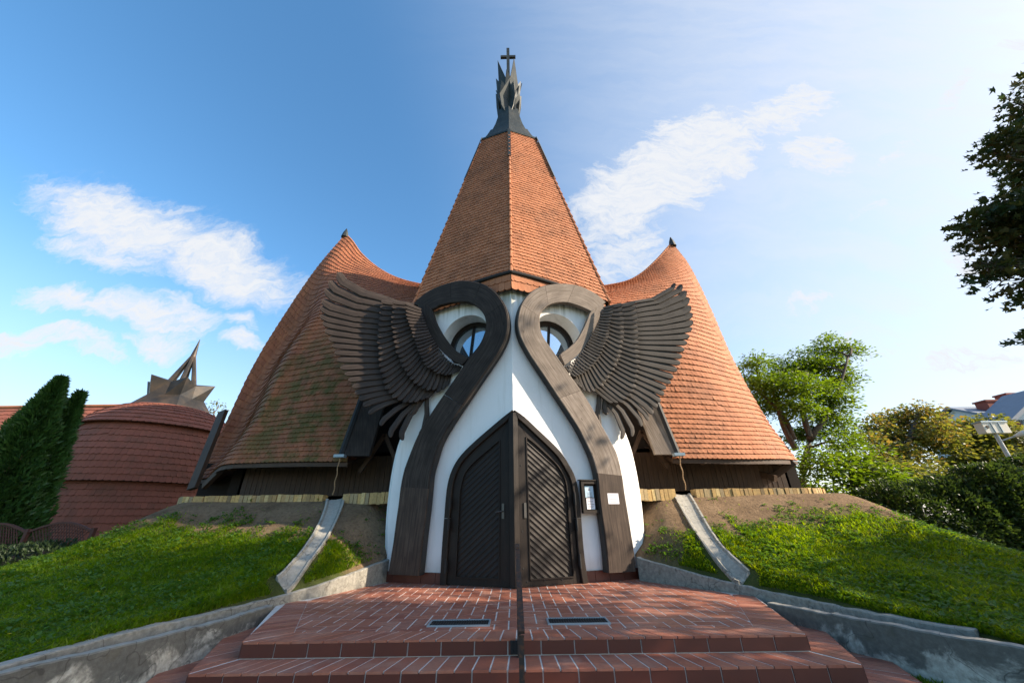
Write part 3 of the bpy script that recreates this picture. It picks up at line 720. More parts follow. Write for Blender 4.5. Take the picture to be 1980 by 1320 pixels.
# flame-like copper leaves on top
def flame(az, lean, z0, z1, wd, r0):
    d = np.array([math.sin(az), -math.cos(az), 0]); sd = np.array([math.cos(az), math.sin(az), 0])
    H = z1-z0
    left = [(0, -.30), (.15, -.52), (.35, -.62), (.58, -.60), (.50, -.44), (.78, -.44), (.66, -.24), (1.0, -.16)]
    out = [(t_, x*1.12) for t_, x in left] + [(.62, .22), (.74, .42), (.48, .44), (.54, .60), (.32, .62), (.15, .5), (0, .30)]
    mbf = MB(); fr = []; bk = []
    for t_, x in out:
        c = np.array([0, YC, z0+H*t_]) + d*(r0+lean*t_**1.5) + sd*x*wd - d*(abs(x)**2*wd*0.55)
        fr.append(c+d*0.02); bk.append(c-d*0.02)
    nn = len(out); tri = tessellate_polygon([[Vector((x*wd, t_*H, 0)) for t_, x in out]])
    F = [tuple(t_) for t_ in tri]+[tuple(i+nn for i in t_[::-1]) for t_ in tri]+[(i, (i+1) % nn, (i+1) % nn+nn, i+nn) for i in range(nn)]
    mbf.add(fr+bk, F); return mbf
for az, lean, z1, wd in ((-0.62, .36, 21.0, .84), (0.62, .42, 20.7, .88), (-1.75, .35, 19.8, .7), (1.75, .35, 19.9, .7), (2.7, .3, 20.6, .7), (-2.7, .3, 20.6, .7)):
    flame(az, lean, 17.1, z1+.15, wd, 0.30).build('copper_leaf', M_COPPER, capo)
cb = MB(); cb.tube([(0, YC, 17.3), (0, YC, 20.4)], [0.13, 0.10], 10)
cb.box((0, YC, 21.7), (0.15, 0.12, 2.7)); cb.box((0, YC-0.004, 22.3), (0.76, 0.115, 0.15))
cb.build('cross', M_COPPER, capo)
# gutter and the tiled skirt band beneath the front eaves
gt = MB(); bd = MB()
for s in (-1, 1):
    pts = [np.array([s*2.63*u, YC-2.65+(0.89)*u-0.06, 6.88-0.40*u**1.5]) for u in np.linspace(0, .5, 9)]
    gt.tube([p+np.array([0, -0.03, 0]) for p in pts], 0.055, 8)
    def SB(u, v, s=s):
        u = np.asarray(u, float); v = np.asarray(v, float); uu = u if s > 0 else 1-u
        o = 0.10+0.05*(1-v)
        return np.stack([s*2.75*uu*math.cos(PH)+0*v, Y0+2.75*uu*math.sin(PH)-o, 6.32+0.55*v-0.25*uu**1.5], 1)
    bb = grid_mesh(SB, 6, 3, 'skirt_band', M_UNDER, church)
    tile_surface(SB, 2.7, 0.5, 0.28, 0.17, 'tiles', M_TILE, bb)
gt.build('gutter', M_DARK, church)

# ------------------------------------------------------------------ side roofs
A_ = at
GL = [[A_(672, 893, 9.85), A_(590, 893, 9.95), A_(500, 895, 10.2), A_(430, 900, 10.5), A_(405, 922, 12.0), A_(385, 928, 12.6)],
      [A_(703, 785, 10.2), A_(610, 790, 10.3), A_(530, 800, 10.5), A_(496, 804, 10.7), A_(464, 840, 12.9), A_(428, 838, 13.0)],
      [A_(762, 665, 10.6), A_(670, 668, 10.7), A_(590, 682, 10.9), A_(554, 688, 11.0), A_(518, 722, 13.2), A_(491, 706, 13.3)],
      [A_(805, 590, 11.3), A_(730, 588, 11.4), A_(655, 592, 11.6), A_(614, 600, 11.7), A_(581, 626, 13.2), A_(555, 602, 13.3)],
      [A_(815, 566, 12.2), A_(755, 556, 12.4), A_(700, 541, 12.6), A_(650, 529, 12.9), A_(626, 521, 13.1), A_(614, 517, 13.3)],
      [A_(845, 556, 13.6), A_(778, 541, 13.6), A_(735, 521, 13.6), A_(700, 492, 13.6), A_(681, 466, 13.6), A_(668, 453, 13.6)]]
GR = [[A_(1300, 886, 9.85), A_(1370, 887, 9.9), A_(1440, 888, 10.0), A_(1498, 888, 10.3), A_(1528, 889, 10.9), A_(1541, 891, 11.8)],
      [A_(1270, 782, 10.2), A_(1340, 785, 10.3), A_(1400, 790, 10.5), A_(1444, 794, 10.9), A_(1466, 798, 11.6), A_(1476, 803, 12.4)],
      [A_(1222, 668, 10.6), A_(1300, 670, 10.7), A_(1350, 678, 10.9), A_(1386, 689, 11.4), A_(1406, 695, 12.1), A_(1415, 692, 12.9)],
      [A_(1180, 593, 11.3), A_(1250, 588, 11.5), A_(1300, 588, 11.8), A_(1343, 596, 12.2), A_(1363, 600, 12.7), A_(1372, 594, 13.3)],
      [A_(1168, 566, 12.2), A_(1235, 551, 12.4), A_(1280, 538, 12.6), A_(1310, 527, 12.9), A_(1326, 520, 13.2), A_(1333, 515, 13.4)],
      [A_(1135, 558, 13.0), A_(1205, 546, 13.0), A_(1240, 529, 13.0), A_(1270, 502, 13.0), A_(1290, 480, 13.1), A_(1299, 470, 13.2)]]
for G, s, mt in ((GL, -1, M_TILE_MOSS), (GR, 1, M_TILE)):
    G = np.array(G)
    S = grid_surface(G[:, ::-1] if s < 0 else G)
    rf = grid_mesh(S, 40, 40, 'roof', M_UNDER, church)
    tile_surface(S, 5, 9.9, 0.186, 0.13, 'tiles', mt, rf, lift=0.042)
    # hidden back slope closing the roof behind its silhouette
    E = np.concatenate([G[:, 5], G[5, ::-1][1:]])             # silhouette + ridge
    mid = np.array([s*4.6, 15.5, 4.0])
    E = np.concatenate([crom(G[:, 5], 16), crom(G[5, ::-1], 16)[1:]]); E = CAMP+(E-CAMP)*1.004; E = E+(np.array([s*6, 13, 6])-E)*0.012
    B1 = E+np.array([0, 7.5, -.9]); B1[:, 0] *= .97
    Gb = np.concatenate([E, B1, np.array([[s*3.0, 22.5, 2.0]])]); nE = len(E)
    Fb = [(i, i+1, nE+i+1, nE+i) for i in range(nE-1)]+[(nE+i, nE+i+1, 2*nE) for i in range(nE-1)]
    make('back_slope', Gb, Fb, M_TILE, rf)
    # ridge tiles and finial
    rt = MB(); rp = crom(G[5, :, :], 40)
    for a, b in zip(rp[:-1], rp[1:]): rt.tube([a, b+(b-a)*0.2], [0.05, 0.04], 7)
    rt.build('ridge_tiles', M_TILE, rf)
    pk = G[5, 5]; fi = MB(); fi.tube([pk+np.array([0, 0, -.2]), pk+np.array([0, 0, .05]), pk+np.array([0.0, 0, .34])], [0.17, 0.12, 0.02], 8)
    fi.build('finial', M_COPPER, rf)
    # eaves: fascia, soffit boards, rafters, dark boarded wall under the eaves
    eav = crom(G[0], 26)
    inn = eav.copy(); inn[:, 1] += 1.5; inn[:, 0] *= 0.96; inn[:, 2] += 0.55
    mb = MB()
    for i in range(25): mb.add([eav[i], eav[i+1], inn[i+1], inn[i]], [(0, 1, 2, 3) if s < 0 else (3, 2, 1, 0)], [(0, i*.2), (0, i*.2+.2), (1.5, i*.2+.2), (1.5, i*.2)])
    mb.build('soffit', M_SOFFIT, church)
    mb = MB()
    for a, b in zip(eav[:-1], eav[1:]): mb.beam(a-np.array([0, -.03, .06]), b-np.array([0, -.03, .06]), 0.04, 0.10)
    mb.build('fascia', M_SOFFIT, church)
    for i in range(1, 26, 3):
        mb = MB(); a = eav[i]+np.array([0, .12, -.06]); b = inn[i]+np.array([0, 0, -.10]); mb.beam(a, b, 0.10, 0.14); mb.build('rafter', M_SOFFIT, church)
    mb = MB(); x0, x1 = s*2.2, s*8.2
    xs = np.arange(0, 5.6, 0.14)
    for q in xs:
        xa = x0+s*q; mb.box((xa+s*0.07, 11.25+0.012*math.sin(q*40), 2.2), (0.132, 0.05, 1.3))
    mb.build('boarded_wall', M_SOFFIT, church)
    mb = MB(); mb.box((s*3.0, 11.6, 5.0), (3.4, 0.1, 5.0)); mb.box((s*5.2, 11.6, 2.3), (6.4, 0.1, 1.4)); mb.box((s*(8.4 if s > 0 else 8.9), 12.6, 2.1), (1.2 if s > 0 else 2.4, 0.1, 1.6)); mb.box((s*8.05, 12.1, 2.1), (0.1, 1.1, 1.6)); mb.build('inner_wall', M_UNDER, church)
    # barge board down the inner edge of the roof
    if s < 0: q = [(661, 881), (713, 881), (733, 803), (697, 780)]
    else: q = [(1309, 878), (1268, 878), (1243, 810), (1270, 782)]
    lo0, lo1, hi1, hi0 = [at(x, y, yy) for (x, y), yy in zip(q, (9.72, 9.72, 10.05, 10.05))]
    mb = MB(); st = np.array([0, 0.14, 0.0])
    def sidebd(p, qv): return p+(qv-p)
    top0 = hi0 + (hi0-lo0)*1.9; top1 = hi1 + (hi0-lo0)*1.9
    mb.prism([lo0, lo1, top1, top0], st)
    mb.build('barge_board', M_WOOD if s < 0 else M_WOOD_R, church)
    mb = MB(); mb.tube([lo0+np.array([s*.03, .05, 0]), top0+np.array([s*.03, .05, 0])], 0.095, 8); mb.build('barge_trim', M_DARK, church)
    # gutter outlet and rain chain
    mb = MB(); c = lo0+np.array([0, -.1, -.02]); mb.box(c, (0.26, 0.16, 0.07)); mb.build('gutter_outlet', M_ZINC, church)
    mb = MB(); 
    zz = np.linspace(c[2]-.03, 1.70, 22)
    for k in range(21):
        mb.tube([(c[0]+.012*math.sin(k*.8), c[1], zz[k]), (c[0]+.012*math.sin(k*.8+.8), c[1], zz[k+1])], [0.016, 0.009], 6)
    mb.build('rain_chain', M_LINK, church)
    # truss under the roof beside the tower
    mb = MB()
    b0 = np.array([s*3.0, 10.4, 2.2]); 
    mb.beam(b0, np.array([s*3.6, 10.4, 3.3]), 0.08, 0.1); mb.beam(np.array([s*4.15, 10.4, 2.3]), np.array([s*3.6, 10.4, 3.3]), 0.08, 0.1)
    mb.build('truss', M_SOFFIT, church)
# carved end post and board under the far left edge of the roof
mb = MB(); p0 = at(372, 945, 12.0); p1 = at(432, 795, 12.6); mb.beam(p0, p1, 0.12, 0.34, up=(1, -.4, 0)); mb.build('verge_board', M_SOFFIT, church)
for (x0, y0, x1, y1) in ((395, 940, 430, 905), (1490, 925, 1535, 893), (1470, 915, 1500, 925)):
    mb = MB(); mb.beam(at(x0, y0, 11.3), at(x1, y1, 10.9), 0.12, 0.16); mb.build('eaves_bracket', M_SOFFIT, church)

# ------------------------------------------------------------------ doors
def clip(poly, p, n):
    out = []; m_ = len(poly)
    for i in range(m_):
        a, b = poly[i], poly[(i+1) % m_]; da, db = (a-p)@n, (b-p)@n
        if da >= 0: out.append(a)
        if (da >= 0) != (db >= 0): out.append(a+(b-a)*(da/(da-db)))
    return out
DO = {-1: ([C3(*p) for p in [(960, 42), (900, 88), (800, 172), (720, 242), (650, 310), (600, 375), (565, 450), (545, 530), (535, 620), (525, 750), (510, 950), (498, 1165)]],
           [C3(*p) for p in [(880, 232), (800, 300), (740, 350), (690, 400), (655, 450), (635, 520), (625, 600), (615, 800), (600, 1105)]]),
      1: ([C4(*p) for p in [(48, 42), (110, 85), (200, 170), (290, 255), (350, 320), (400, 400), (435, 470), (455, 560), (470, 700), (490, 950), (520, 1160)]],
          [C4(*p) for p in [(122, 212), (180, 258), (260, 332), (320, 392), (350, 440), (375, 500), (385, 580), (395, 750), (415, 1000), (425, 1103)]])}
door = thing('entrance_door', (0, 7.9, 0), 'dark brown pointed double door with slanting slats between the carved swan necks', 'door')
for s in (-1, 1):
    def loc2(p, off):
        q = onface(*p, s, off)-np.array([0, Y0, 0]); return np.array([q@ft(s), q[2]])
    outc = np.array([loc2(p, 0.10) for p in crom(DO[s][0], 40)]); outc[-1, 1] = 0.01
    panc = np.array([loc2(p, 0.06) for p in crom(DO[s][1], 30)])
    # outer frame: band of constant width inside the outer curve
    wdt = 0.13
    tan = np.gradient(outc, axis=0); tan /= np.linalg.norm(tan, axis=1)[:, None]
    inn = outc + np.stack([tan[:, 1], -tan[:, 0]], 1)*wdt
    if inn[20, 0] > outc[20, 0]: inn = outc - np.stack([tan[:, 1], -tan[:, 0]], 1)*wdt
    inn[:, 0] = np.maximum(inn[:, 0], 0.05); inn[-1, 1] = 0.01
    to3 = lambda P, off: np.array([fpt(s, a, z, off) for a, z in P])
    mb = MB(); strip(mb, to3(outc, .13), to3(inn, .13), fn(s), 0.16, seams=(.42, .7), gap=.004)
    mb.build('frame', M_DOOR, door)
    # leaf
    lf = np.vstack([inn[1:], [[0.075, 0.01], [0.075, inn[0, 1]+0.02]]]); lf[:, 0] = np.maximum(lf[:, 0], 0.075)
    mb = MB(); mb.prism([fpt(s, a, z, 0.055) for a, z in lf], -fn(s)*0.05)
    leaf = mb.build('door_leaf', M_DOOR, door)
    # stiles: band between leaf edge and slatted panel
    px0 = panc[0, 0]; pan = np.vstack([panc, [[px0, panc[-1, 1]]]])
    st_out = []
    idx = np.linspace(1, 39, 40); 
    ring_o = np.vstack([crom(inn[1:], 40)]); ring_i = crom(panc, 40)
    mb = MB(); strip(mb, to3(ring_o, .075), to3(ring_i, .075), fn(s), 0.03, seams=(.45, .75), gap=.004, bev=.006)
    mb.prism([fpt(s, a, z, .075) for a, z in [(.08, .012), (px0, .012), (px0, panc[0, 1]+.02), (.08, inn[0, 1]-.05)]], -fn(s)*.03)
    mb.prism([fpt(s, a, z, .074) for a, z in [(px0+.002, .012), (ring_o[-1, 0]-.01, .012), (ring_i[-1, 0], panc[-1, 1]), (px0+.002, panc[-1, 1])]], -fn(s)*.03)
    mb.build('door_rail', M_DOOR, leaf)
    # raised moulding round the panel
    mb = MB()
    lp3 = [fpt(s, a, z, .082) for a, z in pan]+[fpt(s, pan[0, 0], pan[0, 1], .082)]
    for a, b in zip(lp3[:-1], lp3[1:]):
        if np.linalg.norm(b-a) > 1e-4: mb.beam(a, b, .022, .022, up=fn(s))
    mb.build('moulding', M_DOOR, leaf)
    # slanting slats, a real plank each
    poly = [np.array(p) for p in pan]; sl_ = 0.088; dv = np.array([-s*0, 0])
    ang = rad(38); dirv = np.array([-math.cos(ang), math.sin(ang)]); nv_ = np.array([math.sin(ang), math.cos(ang)])
    pr = [p@nv_ for p in poly]; q = min(pr); mb = MB()
    while q < max(pr):
        c = clip(clip(poly, nv_*(q+.012), nv_), nv_*(q+sl_-.002), -nv_)
        if len(c) >= 3:
            cen = np.mean(c, axis=0); V = []
            n_ = len(c)
            fr3 = [fpt(s, cen[0]+(p[0]-cen[0])*.995, p[1], .072 - 0.026*(((p@nv_)-q)/sl_)) for p in c]
            bk3 = [fpt(s, p[0], p[1], .045) for p in c]
            uvv = [((p@nv_), (p@dirv)) for p in c]
            F = [tuple(range(n_))[::-1] if s > 0 else tuple(range(n_))] + [(i, (i+1) % n_, (i+1) % n_+n_, i+n_) for i in range(n_)]
            mb.add(fr3+bk3, F, uvv+uvv)
        q += sl_
    mb.build('slat_panel', M_DOOR, leaf)
    # ironwork
    if s < 0:
        hb = MB(); c = onface(*C3(900, 685), s, .085); hb.box(c, (0.05, 0.02, 0.27), [ft(s), fn(s), (0, 0, 1)])
        hb.tube([c+fn(s)*.01, c+fn(s)*.06, c+fn(s)*.065+ft(s)*.13+np.array([0, 0, -.02])], .011, 8); hb.build('handle', M_POLEDARK, leaf)
    else:
        hb = MB(); hb.box(onface(*C4(117, 680), s, .085), (0.05, 0.02, 0.27), [ft(s), fn(s), (0, 0, 1)]); hb.build('lock_plate', M_POLEDARK, leaf)
    for zz in (0.35, 1.05, 1.45):
        k = int(np.argmin(abs(inn[15:, 1]-zz)))+15; a = inn[k]
        hb = MB(); c = fpt(s, a[0], a[1], .145); hb.box(c, (0.05, 0.03, 0.18), [ft(s), fn(s), (0, 0, 1)]); hb.tube([c+np.array([0, 0, -.12])+fn(s)*.02, c+np.array([0, 0, .12])+fn(s)*.02], .018, 8); hb.build('hinge', M_DARK, leaf)
    bo = MB()
    for a, z in ((.2, .09), (.55, .09), (.9, .09), (.13, .3), (.13, .9), (.13, 1.6), (.13, 2.1)):
        bo.tube([fpt(s, a, z, .07), fpt(s, a, z, .083)], .014, 8)
    bo.build('bolt', M_DARK, leaf)
mb = MB(); mb.prism([fpt(-1, .07, 0.01, .05), fpt(-1, .06, 0.01, .12), np.array([0, Y0-.145, .01]), fpt(1, .06, 0.01, .12), fpt(1, .07, 0.01, .05)], (0, 0, 3.17))
mb.build('centre_post', M_DOOR, door)

# ------------------------------------------------------------------ notice board and paper on the right
nb = thing('notice_board', onface(1141, 992, 1, .1), 'small brown framed notice board between the right door leaf and swan neck', 'notice board')
c = onface(1141, 960, 1, .16); AX = [ft(1), fn(1), np.array([0, 0, 1.0])]
def lp(a, z, o=0.0): return c+ft(1)*a+np.array([0, 0, z])+fn(1)*o
mb = MB(); hw, hh = .205, .31
for a0, z0, a1, z1 in ((-hw, -hh, hw, -hh+.06), (-hw, hh-.06, hw, hh), (-hw, -hh+.062, -hw+.06, hh-.062), (hw-.06, -hh+.062, hw, hh-.062)):
    mb.box(lp((a0+a1)/2, (z0+z1)/2), (a1-a0, .08, z1-z0), AX)
mb.box(lp(0, hh+.012), (2*hw+.06, .12, .022), AX)
mb.build('frame', M_DOOR, nb)
mb = MB(); mb.box(lp(0, 0, -.03), (2*hw-.11, .01, 2*hh-.11), AX); mb.build('back', M_DOOR, nb)
mb = MB(); mb.box(lp(0.0, .10, -.018), (.20, .006, .22), AX); ps = mb.build('poster', M_POSTER, nb)
mb = MB(); mb.prism([lp(-.03, .12, -.013), lp(.03, .12, -.013), lp(0, .18, -.013)], -fn(1)*.003)
for k in range(4): mb.box(lp(0, .08-.028*k, -.013), (.13-.03*(k % 2), .003, .008), AX)
mb.build('print', M_INK, ps)
mb = MB(); mb.box(lp(0.01, -.13, -.018), (.19, .006, .21), AX); ps = mb.build('poster', M_PAPER, nb)
mb = MB()
for k in range(6): mb.box(lp(0.01, -.05-.03*k, -.013), (.15-.03*(k % 3), .003, .008), AX)
mb.build('print', M_INK, ps)
pn = thing('paper_notice', onface(1186, 975, 1, .255), 'white typed paper sheet pinned to the right swan neck board', 'notice')
c2 = onface(1186, 963.5, 1, .254)
mb = MB(); mb.box(c2, (.265, .004, .205), AX); mb.build('sheet', M_PAPER, pn)
mb = MB()
for k in range(6): mb.box(c2+np.array([0, 0, .07-.027*k])+fn(1)*.0035, (.2-.05*((k*7) % 3)/2, .003, .007), AX)
mb.build('print', M_INK, pn)

# ================================================================== TERRAIN AND STEPS
KP = {-1: [atz(*p) for p in ((748, 1080, .40), (660, 1113, .24), (560, 1145, .12), (430, 1176, .09), (299, 1207, .07), (150, 1244, .06), (20, 1278, .06), (-170, 1325, .06))],
      1: [atz(*p) for p in ((1235, 1076, .40), (1330, 1103, .24), (1440, 1131, .12), (1560, 1156, .07), (1655, 1176, .055), (1780, 1199, .045), (1888, 1217, .04))]}
RW = {-1: [atz(x, y, .05) for x, y in ((530, 1169), (441, 1196), (375, 1213), (300, 1231), (150, 1266), (0, 1302), (-220, 1352))],
      1: [atz(x, y, .05) for x, y in ((1480, 1163), (1560, 1178), (1670, 1198), (1815, 1224), (1980, 1251), (2200, 1285))]}
KI = {}
for s in (-1, 1):
    q = np.array(KP[s])[::-1]; KI[s] = (np.r_[0.5, q[:, 1], 9.5, 13.5], np.r_[abs(q[0, 0])+.35, np.abs(q[:, 0]), 2.5, 2.5])
def kx(Y, s):
    return np.where(np.asarray(s) < 0, np.interp(Y, *KI[-1]), np.interp(Y, *KI[1]))
def ktop(Y): return np.interp(Y, [1, 5, 6.75, 8.7, 10], [.05, .06, .12, .42, .9])
def hill(X, Y):
    X = np.asarray(X, float); Y = np.asarray(Y, float)
    a = np.abs(X); dx = np.maximum(a-8.1, 0); dy = np.maximum(9.85-Y, 0); s_ = np.hypot(dx, dy)
    h = 0.10+1.50*np.exp(-(s_/1.95)**1.4)
    h = h-0.06*np.maximum(0, s_-3.5)
    h = h-np.where(a > 8.2, np.minimum((a-8.2)*0.10, .75), 0)
    dk = np.maximum(a-kx(Y, np.sign(X)), 0)
    lim = ktop(Y)-0.03+0.80*dk + 0.05*dk**2
    k = 0.15; d = np.clip(0.5+0.5*(lim-h)/k, 0, 1); hm = lim*(1-d)+h*d-k*d*(1-d)
    bump = 0.025*np.sin(X*2.1+1.3*Y)+0.018*np.sin(X*4.7-2.2*Y+1)
    return np.where(Y > 9.85, np.minimum(hm, h), hm)+bump*np.clip(s_, 0, 1)*np.clip(dk*2, 0, 1)
def hill_hit(px, py):
    d = ray(px, py); t0 = 0
    for t_ in np.linspace(2, 16, 1400)/d[1]:
        P = CAMP+d*t_
        if P[2] < hill(P[0], P[1]): return P
    return CAMP+d*(10/d[1])
def wob(X, Y): return 0.5+0.25*np.sin(X*1.7+Y*.6)+0.15*np.sin(X*3.9-Y*2.3+2)+0.10*np.sin(X*8.1+Y*5.7)
def cover(X, Y):
    """how much grass grows (bare soil in a band below the brick edging)"""
    a = np.abs(X); s_ = np.hypot(np.maximum(a-8.1, 0), np.maximum(9.85-Y, 0))
    b = 0.75+0.75*(wob(X, Y)-.5)*2*.6
    b = b+np.where(np.asarray(X) < 0, .3, .05)
    b = np.where(a < 4.5, np.where(np.asarray(X) < 0, b+0.65, b+0.55), b)
    c = np.clip((s_-b)/0.7, 0, 1)
    return c
HV = {}
for s in (-1, 1):
    ys = np.concatenate([np.linspace(0.5, 9.8, 75), np.linspace(9.9, 13.5, 8)]); fx = np.linspace(0, 1, 90)**1.3
    Y = np.repeat(ys, 90); Xa = kx(Y, s)+np.tile(fx, len(ys))*(17-kx(Y, s)); X = s*Xa
    Z = hill(X, Y); Z = np.where(Y > 9.84, np.minimum(Z, 1.60), Z)
    V = np.stack([X, Y, Z], 1); n_ = 90
    F = np.array([(j*n_+i, j*n_+i+1, (j+1)*n_+i+1, (j+1)*n_+i) for j in range(len(ys)-1) for i in range(n_-1)])
    if s < 0: F = F[:, ::-1]
    o = make('hill', V, F, M_SOIL, smooth=True); tag(o, kind='structure')
    at_ = o.data.attributes.new('cover', 'FLOAT', 'POINT'); at_.data.foreach_set('value', cover(X, Y))
gm = make('ground', [(-600, -300, -.55), (600, -300, -.55), (600, 900, -.55), (-600, 900, -.55)], [(0, 1, 2, 3)], M_GROUND); tag(gm, kind='structure')
pv = make('pavement', [(-4.9, -8, -.43), (9, -8, -.43), (9, 4.0, -.43), (4.6, 6.2, -.43), (-4.6, 6.2, -.43), (-4.9, 2.0, -.43)], [(0, 1, 2, 3, 4, 5)], M_PAVE); tag(pv, kind='structure')

# steps
steps = thing('entrance_steps', (0, 4.6, -.42), 'red clay tiled terrace and steps with pale grout before the church door', 'steps')
PLAT = [(-2.83, 4.77), (3.0, 4.77), (3.62, 6.6), (3.72, 7.0), (3.15, 7.78), (2.6, 8.8), (-2.6, 8.8), (-3.06, 7.76), (-3.52, 6.92), (-3.56, 6.6)]
TR2 = [(-3.03, 4.38), (3.19, 4.38), (4.05, 6.3), (-3.85, 6.3)]
TR3 = [(-3.35, 3.98), (3.52, 3.98), (4.3, 5.9), (-4.1, 5.9)]
tiles = MB(); gr = MB(); ris = MB()
def slab(poly, z, zb):
    gr.prism([(x, y, z) for x, y in poly], (0, 0, zb-z))
slab(PLAT, -.003, -.42); slab(TR2, -.143, -.42); slab(TR3, -.283, -.42)
def tile(poly, z, th=.02):
    n_ = len(poly)
    if n_ < 3: return
    P = np.array(poly); ar = 0.5*sum(P[i][0]*P[(i+1) % n_][1]-P[(i+1) % n_][0]*P[i][1] for i in range(n_))
    if ar < 0: P = P[::-1]
    if abs(ar) < .0015: return
    dz = R_.normal(0, .0008)
    V = [(x, y, z+dz) for x, y in P]+[(x, y, z-th) for x, y in P]
    tiles.add(V, [tuple(range(n_))]+[(i, i+n_, (i+1) % n_+n_, (i+1) % n_) for i in range(n_)])
def clip_poly(poly, conv):
    P = [np.array(p, float) for p in poly]; m_ = len(conv)
    for i in range(m_):
        a, b = np.array(conv[i]), np.array(conv[(i+1) % m_]); d = b-a; P = clip(P, a, np.array([-d[1], d[0]])/np.linalg.norm(d))
        if len(P) < 3: return []
    return P
g = .0085; w_ = .165
FIELD = [(-2.83+.35, 4.77+.335), (3.0-.35, 4.77+.335), (3.425, 7.0), (3.12, 7.78), (2.55, 8.8), (-2.55, 8.8), (-3.04, 7.76), (-3.26, 6.95)]
for i in range(-40, 41):
    for j in range(-20, 21):
        ox, oy = (i+2*j)*w_+.08, 6.5+(i-2*j)*w_
        if abs(ox) > 4.5 or oy < 4 or oy > 9.8: continue
        for (x0, y0, x1, y1) in ((0, 0, 2, 1), (0, 1, 1, 3)):
            q = [(ox+x0*w_+g, oy+y0*w_+g), (ox+x1*w_-g, oy+y0*w_+g), (ox+x1*w_-g, oy+y1*w_-g), (ox+x0*w_+g, oy+y1*w_-g)]
            tile(clip_poly(q, FIELD), 0.0)
def border(p0, p1, q1, q0, z, tw=w_):
    p0, p1, q0, q1 = map(np.array, (p0, p1, q0, q1)); L = np.linalg.norm(p1-p0); n_ = max(1, int(round(L/tw)))
    e = g/L
    for i in range(n_):
        a, b = i/n_+e, (i+1)/n_-e
        tile([p0+(p1-p0)*a, p0+(p1-p0)*b, q0+(q1-q0)*b, q0+(q1-q0)*a], z)
border((-2.83+.0, 4.755), (3.0, 4.755), (3.0-.345, 5.095), (-2.83+.345, 5.095), 0.0)
border((-2.845, 4.77), (-3.57, 6.95), (-3.265, 6.95), (-2.485, 5.1), 0.0)
border((3.01, 4.77), (3.73, 7.0), (3.43, 7.0), (2.655, 5.1), 0.0)
border((-3.03, 4.365), (3.19, 4.365), (2.985, 4.755), (-2.82, 4.755), -.14)
border((-3.04, 4.38), (-3.87, 6.3), (-3.45, 6.3), (-2.84, 4.78), -.14)
border((3.2, 4.38), (4.06, 6.3), (3.58, 6.3), (3.0, 4.78), -.14)
border((-3.35, 3.965), (3.52, 3.965), (3.18, 4.365), (-3.02, 4.365), -.28)
border((-3.36, 3.98), (-4.1, 5.9), (-3.7, 5.9), (-3.06, 4.39), -.28)
border((3.53, 3.98), (4.32, 5.9), (3.88, 5.9), (3.22, 4.39), -.28)
def riser(p0, p1, zt, zb, tw=.335, off=0.0):
    p0 = np.array(p0, float); p1 = np.array(p1, float); d = p1-p0; L = np.linalg.norm(d); d /= L; n_ = np.array([d[1], -d[0]]); k = max(1, int(round(L/tw)))
    for i in range(k):
        a, b = p0+d*(L*i/k+g*.7), p0+d*(L*(i+1)/k-g*.7)
        ris.prism([(a[0], a[1], zb+.006), (b[0], b[1], zb+.006), (b[0], b[1], zt-.018), (a[0], a[1], zt-.018)], (n_[0]*.012, n_[1]*.012, 0))
def flush_risers():
    global ris
    ris.build('riser_tiles', M_RISER, steps); ris = MB()
riser((-2.83, 4.77), (3.0, 4.77), 0, -.14); riser((-3.55, 6.6), (-2.83, 4.77), 0, -.14); riser((3.0, 4.77), (3.6, 6.6), 0, -.14); flush_risers()
riser((-3.03, 4.38), (3.19, 4.38), -.14, -.28); riser((-3.85, 6.3), (-3.03, 4.38), -.14, -.28); riser((3.19, 4.38), (4.05, 6.3), -.14, -.28); flush_risers()
riser((-3.35, 3.98), (3.52, 3.98), -.28, -.42)
gr.build('step_body', M_GROUT, steps); tiles.build('tread_tiles', M_CLAY, steps); flush_risers()
# boot grates let into the terrace
for k, (cpx, lab) in enumerate((((889, 1205), 'dark sunken boot grate in the terrace left of the handrail'), ((1117, 1201), 'dark sunken boot grate in the terrace right of the handrail'))):
    c = atz(*cpx, 0.0); gt_ = thing('boot_grate', (c[0], c[1], 0), lab, 'grate', 'boot grates in the terrace')
    mb = MB(); wx, wy = .69, .27
    for dx, dy, sx, sy in ((0, wy/2, wx+.04, .02), (0, -wy/2, wx+.04, .02), (-wx/2-.01, 0, .02, wy-.02), (wx/2+.01, 0, .02, wy-.02)): mb.box((c[0]+dx, c[1]+dy, .006), (sx, sy, .02))
    mb.build('frame', M_ZINC, gt_)
    mb = MB(); mb.box((c[0], c[1], .004), (wx-.002, wy-.02, .004)); mb.build('pit', M_UNDER, gt_)
    mb = MB()
    for q in np.linspace(-wx/2+.03, wx/2-.03, 22): mb.box((c[0]+q, c[1], .0085), (.008, wy-.022, .005))
    for q in (-.06, .06): mb.box((c[0], c[1]+q, .009), (wx-.004, .008, .005))
    mb.build('bars', M_DARK, gt_)

# handrail
hr = thing('handrail', (0.03, 4.7, -.14), 'brown steel handrail sloping down the middle of the steps', 'handrail')
mb = MB(); mb.box((.03, 4.71, .34), (.036, .04, .98)); mb.build('post', M_RAIL, hr)
mb = MB(); mb.box((.04, 3.58, -.10), (.042, .042, .78)); mb.build('post', M_RAIL, hr)
mb = MB(); mb.beam((.028, 4.80, .845), (.042, 3.5, .325), .048, .02); mb.build('rail', M_RAIL, hr)
mb = MB(); mb.box((.0, 4.745, -.07), (.12, .012, .11)); mb.box((.01, 4.732, -.07), (.06, .03, .10))
for dx, dz in ((-.045, .03), (-.045, -.03), (.045, .03), (.045, -.03)): mb.tube([(dx, 4.742, -.07+dz), (dx, 4.728, -.07+dz)], .012, 8)
mb.build('bracket', M_DARK, hr)

